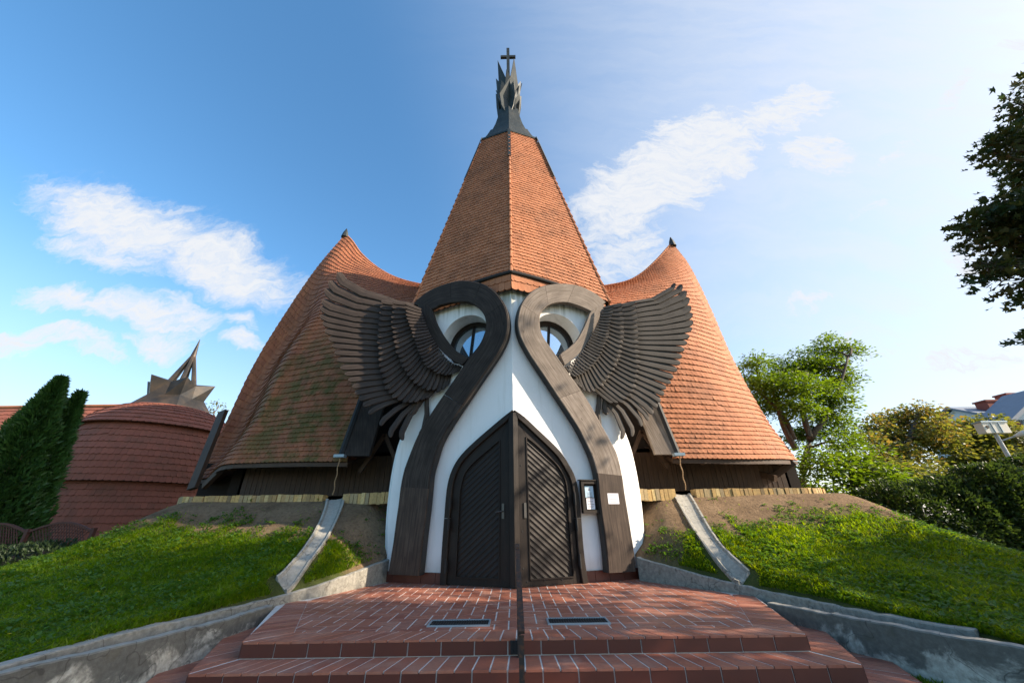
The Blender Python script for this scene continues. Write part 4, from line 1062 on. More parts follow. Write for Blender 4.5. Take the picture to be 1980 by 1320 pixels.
# retaining walls and kerbs
def wall_path(name, pts, th, z0, mat_, label, group):
    """pts: (x,y,ztop)"""
    P = crom(pts, 40); d = np.gradient(P[:, :2], axis=0); d /= np.linalg.norm(d, axis=1)[:, None]; n_ = np.stack([-d[:, 1], d[:, 0]], 1)
    V = []; U = []
    wobz = R_.normal(0, .005, 40)
    for i in range(40):
        x, y, z = P[i]; z = z+wobz[i]
        a = np.array([x, y])-n_[i]*th/2; b = np.array([x, y])+n_[i]*th/2
        V += [(a[0], a[1], z0), (a[0], a[1], z-.012), (a[0]+n_[i][0]*.012, a[1]+n_[i][1]*.012, z), (b[0]-n_[i][0]*.012, b[1]-n_[i][1]*.012, z), (b[0], b[1], z-.012), (b[0], b[1], z0)]
    F = [(i*6+k, (i+1)*6+k, (i+1)*6+(k+1) % 6, i*6+(k+1) % 6) for i in range(39) for k in range(6)]
    F += [(0, 1, 2, 3, 4, 5), tuple(39*6+k for k in (5, 4, 3, 2, 1, 0))]
    o = make(name, V, F, mat_); return tag(o, label, 'wall', group)
def off(P, s, o): return [(p[0]+s*o, p[1], p[2]) for p in P]
wall_path('retaining_wall', off(RW[-1], -1, .06), .13, -.5, M_CONC, 'stained low concrete wall sweeping left from the steps', 'retaining walls')
wall_path('retaining_wall', off(RW[1], 1, .06), .13, -.5, M_CONC, 'stained low concrete wall sweeping right from the steps', 'retaining walls')
wall_path('kerb', KP[-1], .15, -.45, M_KERB, 'grey concrete kerb holding back the left grass bank', 'kerbs')
wall_path('kerb', KP[1], .15, -.45, M_KERB, 'grey concrete kerb holding back the right grass bank, ending short', 'kerbs')
for s in (-1, 1):
    P = crom(KP[s], 30); Q = crom(RW[s], 30); V = []
    for p in P: 
        k = np.argmin(abs(Q[:, 1]-p[1])); V.append((p, (Q[k][0]+s*.06 if p[1] < 6.4 else s*3.45, p[1], 0)))
    V = [v for v in V if v[0][1] < 6.6]; n_ = len(V)
    o = make('gutter_strip', [(a[0], a[1], -.10) for a, b in V]+[(b[0], b[1], -.10) for a, b in V], [(i, i+1, n_+i+1, n_+i) for i in range(n_-1)], M_KERB); tag(o, 'narrow concrete strip between the %s wall and kerb' % ('left' if s < 0 else 'right'), 'gutter strip', 'gutter strips')

# brick edging, gravel strip, drain channels
for s in (-1, 1):
    if s < 0: path = [(-8.6, 10.35, 1.66), (-8.2, 10.05, 1.66), (-7.2, 9.9, 1.66), (-5.8, 9.84, 1.66), (-4.4, 9.8, 1.66), (-3.2, 9.55, 1.66), (-2.75, 9.45, 1.66)]
    else: path = [(2.75, 9.45, 1.66), (3.2, 9.55, 1.66), (4.3, 9.72, 1.66), (5.6, 9.84, 1.66), (6.8, 9.92, 1.66), (7.5, 10.05, 1.66), (8.0, 10.4, 1.66)]
    P = crom(path, 300); L = np.r_[0, np.cumsum(np.linalg.norm(np.diff(P, axis=0), axis=1))]
    gapx = [s*abs(at(652, 955, 9.8)[0]), s*abs(at(1316, 948, 9.75)[0])][0 if s < 0 else 1]
    mbs = (MB(), MB()); q = 0
    while q < L[-1]-.1:
        c = np.array([np.interp(q+.05, L, P[:, k]) for k in range(3)]); c2_ = np.array([np.interp(q+.10, L, P[:, k]) for k in range(3)]); d = c2_-c; d /= np.linalg.norm(d)
        if abs(c[0]-gapx) > .27:
            n_ = np.cross(d, (0, 0, 1)); j = R_.normal(0, .006, 3)
            mbs[0 if abs(c[0]) > abs(gapx) else 1].box(c+j+np.array([0, 0, -.06]), (.092, .24, .25), [d, n_, (0, 0, 1)])
        q += .104
    sn = 'left' if s < 0 else 'right'
    o = mbs[0].build('brick_edging', M_BRICK); tag(o, 'long row of yellow bricks on end along the top of the %s bank' % sn, 'edging', 'brick edgings')
    o = mbs[1].build('brick_edging', M_BRICK); tag(o, 'short row of yellow bricks on end between the %s channel and the white wall' % sn, 'edging', 'brick edgings')
    V = [tuple(p+np.array([0, .13, .0])) for p in P[::20]]; n_ = len(V); V2 = [(v[0], 11.4, 1.72) for v in V]
    mb = MB(); mb.add([(v[0], v[1], 1.70) for v in V]+V2, [(i, i+1, n_+i+1, n_+i) for i in range(n_-1)])
    o = mb.build('gravel', M_GRAVEL); tag(o, 'pale gravel strip under the %s eaves' % ('left' if s < 0 else 'right'), 'gravel', kind='stuff')
    pxs = [(652, 962), (643, 988), (624, 1030), (594, 1075), (562, 1116), (543, 1134)] if s < 0 else [(1316, 956), (1334, 985), (1360, 1030), (1390, 1070), (1425, 1108), (1441, 1124)]
    H = np.array([hill_hit(*p) for p in pxs]); H[0] = (gapx, 9.75, 1.60)
    P = crom(H, 40); P[:, 2] = np.minimum(hill(P[:, 0], P[:, 1])+.015, 1.66); wsc = np.linspace(.78, .46, 40)
    d = np.gradient(P, axis=0); d /= np.linalg.norm(d, axis=1)[:, None]; sd = np.cross(d, np.array([0, 0, 1.0])); sd /= np.linalg.norm(sd, axis=1)[:, None]; up = np.cross(sd, d)
    prof_ = [(-.27, -.35), (-.27, .06), (-.215, .06), (-.16, .022), (0, .012), (.16, .022), (.215, .06), (.27, .06), (.27, -.35)]
    V = [P[i]+sd[i]*a*wsc[i] for i in range(40) for a, b in prof_]; V = [np.array([v[0], v[1], min(float(hill(v[0], v[1])), 1.62)+prof_[i % 9][1]+(.012 if (i//9) % 8 == 0 else 0)]) for i, v in enumerate(V)]; k = len(prof_)
    F = [(i*k+j, i*k+j+1, (i+1)*k+j+1, (i+1)*k+j) for i in range(39) for j in range(k-1)]+[tuple(39*k+j for j in range(k))]
    o = make('drain_channel', V, F, M_KERB); tag(o, 'concrete rainwater channel running down the %s bank' % ('left' if s < 0 else 'right'), 'channel', 'drain channels')
    HV[s] = P

# ------------------------------------------------------------------ grass
def leafmesh(name, P, D, Nn, L, Wd, mat_, parent=None, shape='diamond', fold=0.25):
    """leaves: base P, direction D, face normal Nn, length L, width Wd (all arrays)"""
    S_ = np.cross(D, Nn); S_ /= (np.linalg.norm(S_, axis=1)[:, None]+1e-9); L = L[:, None]; Wd = Wd[:, None]
    if shape == 'diamond':
        X = [P, P+D*L*.45+S_*Wd*.5+Nn*Wd*fold, P+D*L, P+D*L*.45-S_*Wd*.5+Nn*Wd*fold]
        F0 = [(0, 1, 2), (0, 2, 3)]
    else:  # lobed maple leaf, 5 points
        X = [P, P+D*L*.18+S_*Wd*.5, P+D*L*.42+S_*Wd*.22, P+D*L*.72+S_*Wd*.5+Nn*Wd*fold, P+D*L*.68+S_*Wd*.14, P+D*L, P+D*L*.68-S_*Wd*.14, P+D*L*.72-S_*Wd*.5+Nn*Wd*fold, P+D*L*.42-S_*Wd*.22, P+D*L*.18-S_*Wd*.5]
        F0 = [(0, 1, 2), (0, 2, 8), (0, 8, 9), (2, 3, 4), (2, 4, 6), (2, 6, 8), (6, 7, 8), (4, 5, 6)]
    k = len(X); V = np.stack(X, 1).reshape(-1, 3)
    F = (np.array(F0)[None]+(np.arange(len(P))*k)[:, None, None]).reshape(-1, 3)
    return make(name, V, F, mat_, parent)
def unit(a): return a/(np.linalg.norm(a, axis=1)[:, None]+1e-9)
def rnd_dirs(n): return unit(R_.normal(0, 1, (n, 3)))
def seg_dist(X, Y, P):
    d = np.full(len(X), 9.0)
    for p in P[::3]: d = np.minimum(d, np.hypot(X-p[0], Y-p[1]))
    return d
def grass(s, n):
    X = []; 
    Yr = 1.5+(9.9-1.5)*R_.random(n*2); Xr = kx(Yr, s)+.06+R_.random(n*2)**1.25*(13.5-kx(Yr, s))
    c = cover(Xr, Yr); cl = np.clip((wob(Xr*2.3+s*5, Yr*2.1)-.35)*2.2, .15, 1)
    dist = np.hypot(Xr, Yr); keep = R_.random(n*2) < np.clip(c, .012, 1)*np.where(c < .7, cl, 1)*np.clip(9/(dist+1), .35, 1.)
    Xr = Xr[keep]; Yr = Yr[keep]
    dch = seg_dist(s*Xr, Yr, HV[s]); k2 = dch > .22; Xr = Xr[k2]; Yr = Yr[k2]
    m_ = len(Xr); c = cover(Xr, Yr)
    B = np.stack([s*Xr, Yr, hill(s*Xr, Yr)-.01], 1)
    L = (.042+.075*R_.random(m_)**1.8)*(0.6+.4*c)*(.8+.6*wob(Xr*1.3, Yr*1.7+s))
    W_ = .005+.005*R_.random(m_)
    az = R_.random(m_)*6.283; ln = .25+.55*R_.random(m_)
    D = np.stack([np.cos(az)*ln, np.sin(az)*ln, np.ones(m_)], 1); D = unit(D); S_ = np.stack([-np.sin(az), np.cos(az), 0*az], 1)
    bend = np.stack([np.cos(az), np.sin(az), 0*az-.6], 1)
    L1 = L[:, None]; w1 = W_[:, None]
    V = np.stack([B-S_*w1, B+S_*w1, B+D*L1*.55+S_*w1*.8, B+D*L1*.55-S_*w1*.8, B+D*L1+bend*L1*.28], 1).reshape(-1, 3)
    F = (np.array([(0, 1, 2), (0, 2, 3), (3, 2, 4)])[None]+(np.arange(m_)*5)[:, None, None]).reshape(-1, 3)
    o = make('grass', V, F, M_GRASS); tag(o, 'bright green rough grass covering the %s bank' % ('left' if s < 0 else 'right'), 'grass', kind='stuff')
    # broad-leaved weeds among it
    n2 = 9000; Yw = 1.8+8.0*R_.random(n2); Xw = kx(Yw, s)+.1+R_.random(n2)**1.2*(12-kx(Yw, s)); cw = cover(Xw, Yw)
    kp = (R_.random(n2) < np.where(cw > .02, .25+.75*np.clip((wob(Xw*1.9+3, Yw*1.5)-.4)*3, 0, 1), .02)) & (seg_dist(s*Xw, Yw, HV[s]) > .22)
    Xw = Xw[kp]; Yw = Yw[kp]; rep = 5
    Pw = np.repeat(np.stack([s*Xw, Yw, hill(s*Xw, Yw)+.03], 1), rep, 0)+R_.normal(0, .03, (len(Xw)*rep, 3))*np.array([1, 1, .5])
    az = R_.random(len(Pw))*6.283; D = unit(np.stack([np.cos(az), np.sin(az), .25+.5*R_.random(len(Pw))], 1)); Nn = unit(np.cross(np.cross(D, np.tile([[0, 0, 1.0]], (len(Pw), 1))), D))
    o = leafmesh('weeds', Pw, D, Nn, .045+.05*R_.random(len(Pw)), .025+.03*R_.random(len(Pw)), M_WEED); tag(o, 'low broad-leaved weeds growing through the %s grass bank' % ('left' if s < 0 else 'right'), 'weeds', kind='stuff')
grass(-1, 200000); grass(1, 200000)
# dandelions
n2 = 34; Xw = -(4.6+5*R_.random(n2)); Yw = 3.5+4.5*R_.random(n2)
Pw = np.stack([Xw, Yw, hill(Xw, Yw)+.11], 1); P8 = np.repeat(Pw, 8, 0); a8 = np.tile(np.arange(8)*math.pi/4, n2)
D = unit(np.stack([np.cos(a8), np.sin(a8), 0*a8+.35], 1)); Nn = np.tile([[0, 0, 1.0]], (len(D), 1))
o = leafmesh('dandelions', P8, D, Nn, np.full(len(D), .022), np.full(len(D), .012), M_BLOOM); tag(o, 'tiny yellow dandelion flowers scattered in the left grass', 'flowers', kind='stuff')
# tufts along the foot of the walls
n2 = 5200; sgn = np.where(R_.random(n2) < .35, -1, 1); q = R_.random(n2)
Yt = np.where(sgn < 0, 2.5+3.2*q, 1.5+3.9*q); Xt = np.where(sgn < 0, -np.interp(Yt, [.4, 2.2, 3.9, 5.2, 6.0], [5, 4.5, 4.12, 3.84, 3.66])+.09, np.interp(Yt, [1.6, 3.0, 4.2, 5.2, 6], [5.8, 4.95, 4.35, 3.98, 3.74])-.09)
Xt = Xt+(-sgn)*np.abs(R_.normal(0, .10, n2)); tk = wob(Xt*3, Yt*2) > .5; Xt = Xt[tk]; Yt = Yt[tk]; az = R_.random(len(Xt))*6.283
D = unit(np.stack([np.cos(az)*.6, np.sin(az)*.6, np.ones(len(Xt))], 1)); Nn = np.stack([-np.cos(az), -np.sin(az), 0*az+.4], 1)
o = leafmesh('weed_tufts', np.stack([Xt, Yt, 0*Xt-.43], 1), D, unit(Nn), .05+.09*R_.random(len(Xt)), .012+.02*R_.random(len(Xt)), M_GRASS); tag(o, 'grass tufts along the foot of the concrete walls', 'weeds', kind='stuff')

# ------------------------------------------------------------------ trees
def sprays(C, rad3, n_spray, leaves, srad, flat=.35, up=.55):
    """leaf positions and directions in sprays inside an ellipsoid"""
    d = rnd_dirs(n_spray); r = R_.random(n_spray)**.42
    c = np.asarray(C)+d*r[:, None]*np.asarray(rad3)
    out = np.repeat(c, leaves, 0); q = np.clip(R_.normal(0, 1, (len(out), 3)), -1.8, 1.8)*srad*np.array([1, 1, flat]); 
    P = out+q; P[:, 2] -= (np.hypot(q[:, 0], q[:, 1])**2)*.25/srad
    D = unit(q*np.array([1, 1, .3])+R_.normal(0, .35, q.shape)*srad+np.array([0, 0, -.25])*srad)
    Nn = unit(np.array([0, 0, up])+R_.normal(0, .38, q.shape)); Nn = unit(Nn-D*np.sum(Nn*D, 1)[:, None])
    return P, D, Nn
def limb(mb, a, b, r0, r1, wobble=.12, n=7, sag=0.0):
    a = np.asarray(a, float); b = np.asarray(b, float); L = np.linalg.norm(b-a)
    t_ = np.linspace(0, 1, n)[:, None]; w1 = R_.normal(0, wobble*L*.5, 3); w2 = R_.normal(0, wobble*L*.25, 3)
    P = a+(b-a)*t_+w1*np.sin(t_*math.pi)+w2*np.sin(t_*2*math.pi)+np.array([0, 0, sag*L])*np.sin(t_*math.pi)
    mb.tube(P, np.linspace(r0, r1, n), 7); return P
def tree(name, base, trunk, clumps, mat_, label, cat='tree', group=None, leaf=(.12, .07), shape='diamond', n_spray=26, leaves=26, srad=.38, r0=.16, twigs=3, stems=None):
    """base xyz, trunk list of xyz points, clumps list of (centre, (rx,ry,rz))"""
    root = thing(name, base, label, cat, group); mb = MB()
    tr = crom(trunk, 16); mb.tube(tr, np.linspace(r0, r0*.45, 16), 9)
    for st in (stems or []): mb.tube(crom(st, 12), np.linspace(r0*.7, r0*.22, 12), 8)
    allp = np.vstack([tr]+[crom(st, 12) for st in (stems or [])])
    Ps = []; Ds = []; Ns = []
    for C, rr in clumps:
        C = np.array(C, float); k = np.argmin(np.linalg.norm(allp-(C-np.array([0, 0, rr[2]*.8])), axis=1)); a = allp[k]
        limb(mb, a, C, r0*.30, .018)
        for _ in range(twigs):
            limb(mb, a+(C-a)*R_.uniform(.45, .9), C+rnd_dirs(1)[0]*np.array(rr)*.75, r0*.12, .008, n=5)
        vol = (rr[0]*rr[1]*rr[2])**(1/3)
        P, D, Nn = sprays(C, rr, max(3, int(n_spray*vol**2)), leaves, srad); Ps.append(P); Ds.append(D); Ns.append(Nn)
    mb.build('trunk', M_BARK, root, smooth=True)
    P = np.vstack(Ps); n = len(P)
    leafmesh('crown', P, np.vstack(Ds), np.vstack(Ns), leaf[0]*R_.uniform(.65, 1.25, n), leaf[1]*R_.uniform(.65, 1.25, n), mat_, root, shape)
    return root
def pxclump(l, Y, spread=.6):
    """(px,py,rx,ry) -> clump at depth Y"""
    out = []
    for (x, y, rx, ry) in l:
        Yd = Y+R_.uniform(-spread, spread); c = at(x, y, Yd); rxm = np.linalg.norm(at(x+rx, y, Yd)-c); rym = np.linalg.norm(at(x, y-ry, Yd)-c)
        out.append((c, (rxm*.93, (rxm+rym)*.46, rym*.93)))
    return out
# light leaved tree right of the church
YT = 17.0
cl = pxclump([(1600, 672, 40, 22), (1640, 672, 20, 12), (1560, 700, 40, 25), (1510, 715, 45, 25), (1460, 700, 28, 18), (1450, 735, 25, 22), (1480, 745, 35, 25), (1530, 740, 50, 28), (1590, 705, 40, 18), (1615, 765, 35, 18), (1585, 755, 38, 22),
    (1500, 775, 40, 22), (1550, 785, 40, 22), (1600, 800, 38, 24), (1622, 820, 26, 22), (1570, 830, 34, 22), (1470, 775, 22, 22), (1620, 850, 32, 20), (1540, 840, 28, 18), (1632, 730, 24, 18), (1608, 735, 26, 18)], YT, 1.2)
b0 = at(1555, 950, YT); b0[2] = -.4
S1 = [at(1553, 950, YT), at(1560, 880, YT), at(1568, 845, YT), at(1556, 815, YT), at(1552, 780, YT), at(1560, 720, YT)]
tree('acacia_tree', b0, [b0]+S1, cl, M_ACACIA, 'light green spreading tree with bent trunks just right of the church roof', leaf=(.17, .075), n_spray=80, leaves=32, srad=.27, r0=.2,
     stems=[[at(1540, 870, YT), at(1515, 825, YT), at(1505, 790, YT), at(1490, 740, YT)], [at(1535, 850, YT), at(1512, 800, YT), at(1470, 760, YT)], [at(1565, 850, YT), at(1600, 800, YT), at(1625, 740, YT), at(1640, 690, YT)]])
cl = pxclump([(1640, 880, 55, 30), (1590, 900, 45, 40), (1690, 905, 50, 26), (1730, 935, 34, 20), (1650, 930, 60, 32), (1580, 945, 40, 30), (1700, 955, 40, 24), (1560, 880, 22, 22), (1610, 965, 40, 20), (1670, 975, 36, 18)], 15.0, .8)
b1 = at(1650, 985, 15.0); b1[2] = -.5
tree('bright_shrub', b1, [b1, b1+np.array([0, 0, 1]), at(1640, 900, 15.0)], cl, M_ACACIA, 'bright yellow-green bushy shrub at the right end of the brick edging', 'shrub', leaf=(.19, .10), n_spray=44, leaves=30, srad=.32, r0=.08)
# maple at the right edge, overhanging the frame
YM = 4.3
mcl = pxclump([(1985, 215, 24, 34), (1940, 275, 36, 18), (1985, 310, 36, 34), (1925, 425, 56, 28), (1985, 400, 40, 40), (1965, 470, 44, 34), (1920, 515, 34, 20), (1990, 550, 30, 26), (2000, 640, 16, 16), (1900, 450, 26, 12),
    (2060, 330, 40, 60), (2070, 480, 40, 50), (2170, 420, 50, 60)], YM, .4)
mcl += [((9.8, 4.0, 5.4), (.5, .4, .4))]
tree('maple_tree', (10.2, 4.0, -.5), [(10.2, 4.0, -.5), (10.15, 4.0, 1.6), (10.0, 4.1, 3.6), (9.9, 4.1, 6.5)], mcl, M_MAPLE, 'dark leaved maple reaching in from the upper right edge', leaf=(.105, .105), shape='maple', n_spray=260, leaves=16, srad=.13, twigs=7, r0=.24)
# two more unseen trees on the right, crowns shaped to shade the terrace and banks
for (bx, by, lab, cls) in ((13.4, 2.5, 'tall unseen broadleaf shade tree, closest to the steps on the right', [(0, .6, 4.0, 1.5), (-.6, 2.1, 4.0, 1.2), (-.9, .9, 4.9, 1.0), (.2, 2.7, 3.2, 1.0), (-1.6, .2, 6.4, 1.5), (1.3, .8, 7, 1.6), (.2, -1.0, 5.4, 1.6), (-.9, -1.3, 8.0, 1.5), (.3, .5, 9.6, 1.6), (-.5, -.8, 10.6, 1.5), (.4, .9, 11.4, 1.3), (0, -.2, 12.6, 1.2), (-.3, 3.0, 6.5, .8), (0, 2.6, 7.9, .6), (-.2, 3.4, 7.6, .6), (-.2, 3.5, 8.9, .5), (3.6, 1.6, 14.7, 1.2), (-.2, 1.8, 10.6, 1.3), (.1, -1.3, 11.2, 1.4), (.7, .8, 12.4, 1.1)]),
        (14.6, -1.6, 'tall unseen broadleaf shade tree farther off on the right', [(0, 0, 5.5, 2.0), (-1.6, .6, 7.2, 1.7), (1.5, .5, 7.4, 1.7), (.2, -1.3, 8.8, 1.8), (-.6, .9, 10.0, 1.7), (-.4, 1.6, 11.6, 1.5), (.6, 0, 12.6, 1.4)])):
    tree('maple_tree', (bx, by, -.5), [(bx, by, -.5), (bx, by, 2.5), (bx+.2, by, 6), (bx, by, 10)], [((bx+x, by+y, z), (r_, r_, r_*.8)) for x, y, z, r_ in cls], M_MAPLE, lab, leaf=(.19, .19), shape='maple', n_spray=12, leaves=18, srad=.34, r0=.26)
tree('shade_shrub', (13.7, 5.0, -.5), [(13.7, 5.0, -.5), (13.6, 5.0, 1.2), (13.5, 5.1, 2.6), (13.5, 5.0, 4.2)], [((x, y, z), (r_, r_, r_*.85)) for x, y, z, r_ in
    [(13.4, 4.4, 3.3, 1.2), (13.5, 5.6, 3.7, 1.2), (13.6, 6.4, 3.2, 1.0), (13.4, 5.2, 4.7, .9), (13.6, 3.4, 4.3, 1.2), (13.5, 6.3, 4.5, .7)]], M_MAPLE, 'dense low broadleaf tree added out of view to shade the right bank', leaf=(.15, .13), shape='maple', n_spray=85, leaves=20, srad=.26, r0=.14)  # unseen low tree added to cast shade on the lower right bank
tree('maple_tree', (20.0, 1.5, -.5), [(20, 1.5, -.5), (20.1, 1.5, 5), (20, 1.4, 10), (20, 1.5, 15)], [((20+x, 1.5+y, z), (r_, r_, r_*.8)) for x, y, z, r_ in
    [(0, 0, 12.9, 1.7), (.4, -2.2, 13.2, 1.8), (0, .8, 14.6, 1.2), (-.3, -1.0, 15.0, 1.7), (0, -2.8, 15.0, 1.5), (0, -.6, 16.8, 1.3)]], M_MAPLE, 'tallest dense broadleaf tree, added out of view on the right to shade the left bank', leaf=(.24, .24), shape='maple', n_spray=30, leaves=20, srad=.42, r0=.32)  # unseen tall crown added to keep the left bank in shade
# farther trees behind the hedge
def fartree(px, py, Y, cl_, mat_, label, name='autumn_tree', **k):
    b = at(px, py, Y); b[2] = -.5; c = pxclump(cl_, Y, 2.0)
    tree(name, b, [b, at(px, (py+cl_[0][1])/2, Y), at(cl_[0][0], cl_[0][1], Y)], c, mat_, label, group='trees beyond the hedge', **k)
KW = dict(leaf=(.34, .22), n_spray=17, leaves=34, srad=.6, r0=.28, twigs=2)
fartree(1755, 960, 34, [(1775, 800, 36, 24), (1730, 810, 30, 22), (1690, 825, 24, 22), (1720, 845, 36, 24), (1770, 840, 40, 26), (1810, 830, 24, 24), (1680, 850, 18, 16), (1740, 880, 40, 24), (1700, 890, 34, 24)], M_AUTUMN, 'thinning russet autumn tree left of the far house', **KW)
fartree(1850, 960, 36, [(1860, 830, 36, 22), (1900, 820, 36, 22), (1830, 855, 30, 26), (1880, 860, 44, 26), (1920, 850, 28, 26), (1850, 900, 44, 28), (1900, 900, 44, 28)], M_OLIVE, 'olive green tree in front of the far house', **KW)
fartree(1965, 970, 34, [(1965, 850, 34, 24), (1990, 845, 30, 24), (1945, 890, 36, 28), (1985, 890, 36, 28), (1960, 925, 40, 24)], M_OLIVE, 'yellowish olive tree behind the lamp post at the right edge', **KW)
fartree(1800, 985, 30, [(1800, 915, 40, 24), (1760, 925, 36, 24), (1840, 930, 40, 24), (1720, 905, 30, 22), (1880, 940, 40, 22)], M_OLIVE, 'low dark olive tree behind the right hedge', **KW)
b = at(412, 800, 27); cl = pxclump([(412, 792, 12, 12), (422, 782, 8, 10), (405, 808, 10, 10)], 27, .5); b[2] = -.5
tree('autumn_tree', b, [b, at(412, 840, 27), at(413, 800, 27)], cl, M_AUTUMN, 'small yellow tree top between the tiled round building and church roof', leaf=(.2, .12), n_spray=20, leaves=16, srad=.3, r0=.1)

# hedges and bushes: dense leafy volumes
def bush(name, boxes, n, mat_, label, cat, leaf=(.09, .05), group=None, seed=0):
    """boxes: (centre, half sizes) superellipsoids; leaves thick on the outside with a twiggy core"""
    c0 = np.mean([b[0] for b in boxes], 0); base = (c0[0], c0[1], min(b[0][2]-b[1][2] for b in boxes)); root = thing(name, base, label, cat, group)
    Ps = []; Ds = []; mb = MB(); vt = sum(b[1][0]*b[1][2]+b[1][1]*b[1][2] for b in boxes)
    for c, h in boxes:
        c = np.array(c, float); h = np.array(h, float); m_ = int(n*(h[0]*h[2]+h[1]*h[2])/vt)
        d = rnd_dirs(m_); e = (np.abs(d)**3.0).sum(1)**(-1/3.0); r = 1-.30*R_.random(m_)**2
        lump = 1+.07*np.sin(d[:, 0]*h[0]*4+c[0])+.06*np.sin(d[:, 2]*7+d[:, 0]*h[0]*6.1)+.05*np.sin(d[:, 1]*9+d[:, 0]*h[0]*2.3)
        P = c+d*e[:, None]*h*(r*lump)[:, None]; Ps.append(P); Ds.append(unit(d+R_.normal(0, .6, d.shape)+np.array([0, 0, .3])))
        for _ in range(int(6+h[0]*4)):
            q = c+R_.uniform(-.8, .8, 3)*h*np.array([1, .6, 0])-np.array([0, 0, h[2]]); limb(mb, q, c+R_.uniform(-.9, .9, 3)*h*np.array([1, .8, .9]), .025, .006, n=4)
        k = 10; u, v = np.meshgrid(np.linspace(0, 2*math.pi, 13), np.linspace(.15, math.pi-.15, k)); 
    mb.build('stem', M_BARK, root)
    P = np.vstack(Ps); D = np.vstack(Ds); m_ = len(P); Nn = unit(R_.normal(0, 1, D.shape)+D*.2+np.array([0, 0, .5])); Nn = unit(Nn-D*np.sum(Nn*D, 1)[:, None])
    leafmesh('foliage', P, D, Nn, leaf[0]*R_.uniform(.6, 1.3, m_), leaf[1]*R_.uniform(.6, 1.3, m_), mat_, root); return root
bush('hedge', [((14.2, 13.2, .75), (2.6, 1.0, 1.3)), ((18.6, 13.0, .85), (3.2, 1.1, 1.4)), ((24, 12.6, .9), (4, 1.2, 1.5)), ((15.6, 12.9, 1.6), (.9, .7, .9)), ((17.2, 13.1, 1.9), (.7, .6, .9))], 80000, M_HEDGE, 'dark clipped hedge behind the right grass bank', 'hedge', leaf=(.14, .085))
bush('juniper_bush', [((-10.7, 9.6, .12), (1.5, .8, .6)), ((-9.5, 10.3, .36), (.8, .6, .48)), ((-12.8, 9.0, .05), (1.4, .9, .66))], 22000, M_BUSH, 'low dark spreading bush below the red fence', 'bush', leaf=(.10, .035))
def thuja(base, h, r, n, label):
    root = thing('thuja', base, label, 'conifer', 'thujas'); base = np.array(base, float)
    mb = MB(); mb.tube([base, base+np.array([0, 0, h*.9])], [.12, .02], 7); mb.build('trunk', M_BARK, root)
    t_ = R_.random(n)**.8; az = R_.random(n)*6.283; rr = r*np.minimum(1, (1-t_)**.85*1.22)*np.clip(.55+t_*4, 0, 1); lump = 1+.13*np.sin(az*5+t_*17)+.11*np.sin(az*9-t_*31)+.07*np.sin(az*14+t_*53)
    q = (1-.35*R_.random(n)**2)*rr*lump
    P = base+np.stack([np.cos(az)*q, np.sin(az)*q, t_*h+.05], 1)
    D = unit(np.stack([np.cos(az)*.6, np.sin(az)*.6, np.full(n, 1.0)], 1)+R_.normal(0, .45, (n, 3)))
    Nn = unit(np.stack([-np.sin(az), np.cos(az), 0*az], 1)+R_.normal(0, .4, (n, 3))); Nn = unit(Nn-D*np.sum(Nn*D, 1)[:, None])
    leafmesh('foliage', P, D, Nn, np.full(n, .2)*R_.uniform(.6, 1.5, n), .075*R_.uniform(.6, 1.3, n), M_THUJA, root)
p = at(120, 740, 13.0); thuja((p[0]-.1, 13.0, -.5), p[2]+.55, 1.15, 24000, 'tall dark green thuja, the taller of the two left of the round building')
p = at(143, 762, 13.4); thuja((p[0], 13.6, -.5), p[2]+.5, .72, 12000, 'shorter slim thuja close against the taller one')

# ------------------------------------------------------------------ red fence
fx = thing('wooden_fence', (-13.5, 11.6, -.6), 'dark red wooden fence with wavy lattice top on the left', 'fence')
def fence_panel(x0, x1, y):
    mb = MB(); n_ = 9; hh = 1.0
    for i in range(n_):
        z = -.5+i*hh/n_*1.15; mb.box(((x0+x1)/2, y, z+.06), (x1-x0-.1, .025, .118))
    mb.build('board_panel', M_REDWOOD, fx)
    mb = MB(); xs = np.linspace(x0+.05, x1-.05, 15); zt = lambda x: .95+.24*math.sin((x-x0)/(x1-x0)*math.pi)
    for a, b in zip(xs[:-1], xs[1:]): mb.beam((a, y, zt(a)), (b, y, zt(b)), .06, .05)
    for i in range(22):
        x = x0+.05+(x1-x0-.1)*i/22
        for sgn in (-1, 1):
            xe = x+sgn*.25
            if x0+.05 < xe < x1-.05: mb.beam((x, y+.006*sgn, .68), (xe, y+.006*sgn, zt(xe)), .008, .022)
    mb.build('lattice', M_REDWOOD, fx)
fxs = [at(192, 1000, 11.6)[0]-1.86*k for k in range(6)]
for a, b in zip(fxs[:-1], fxs[1:]): fence_panel(b, a, 11.6)
for x in fxs:
    mb = MB(); mb.box((x, 11.6, .2), (.09, .09, 1.7)); mb.build('post', M_REDWOOD, fx)

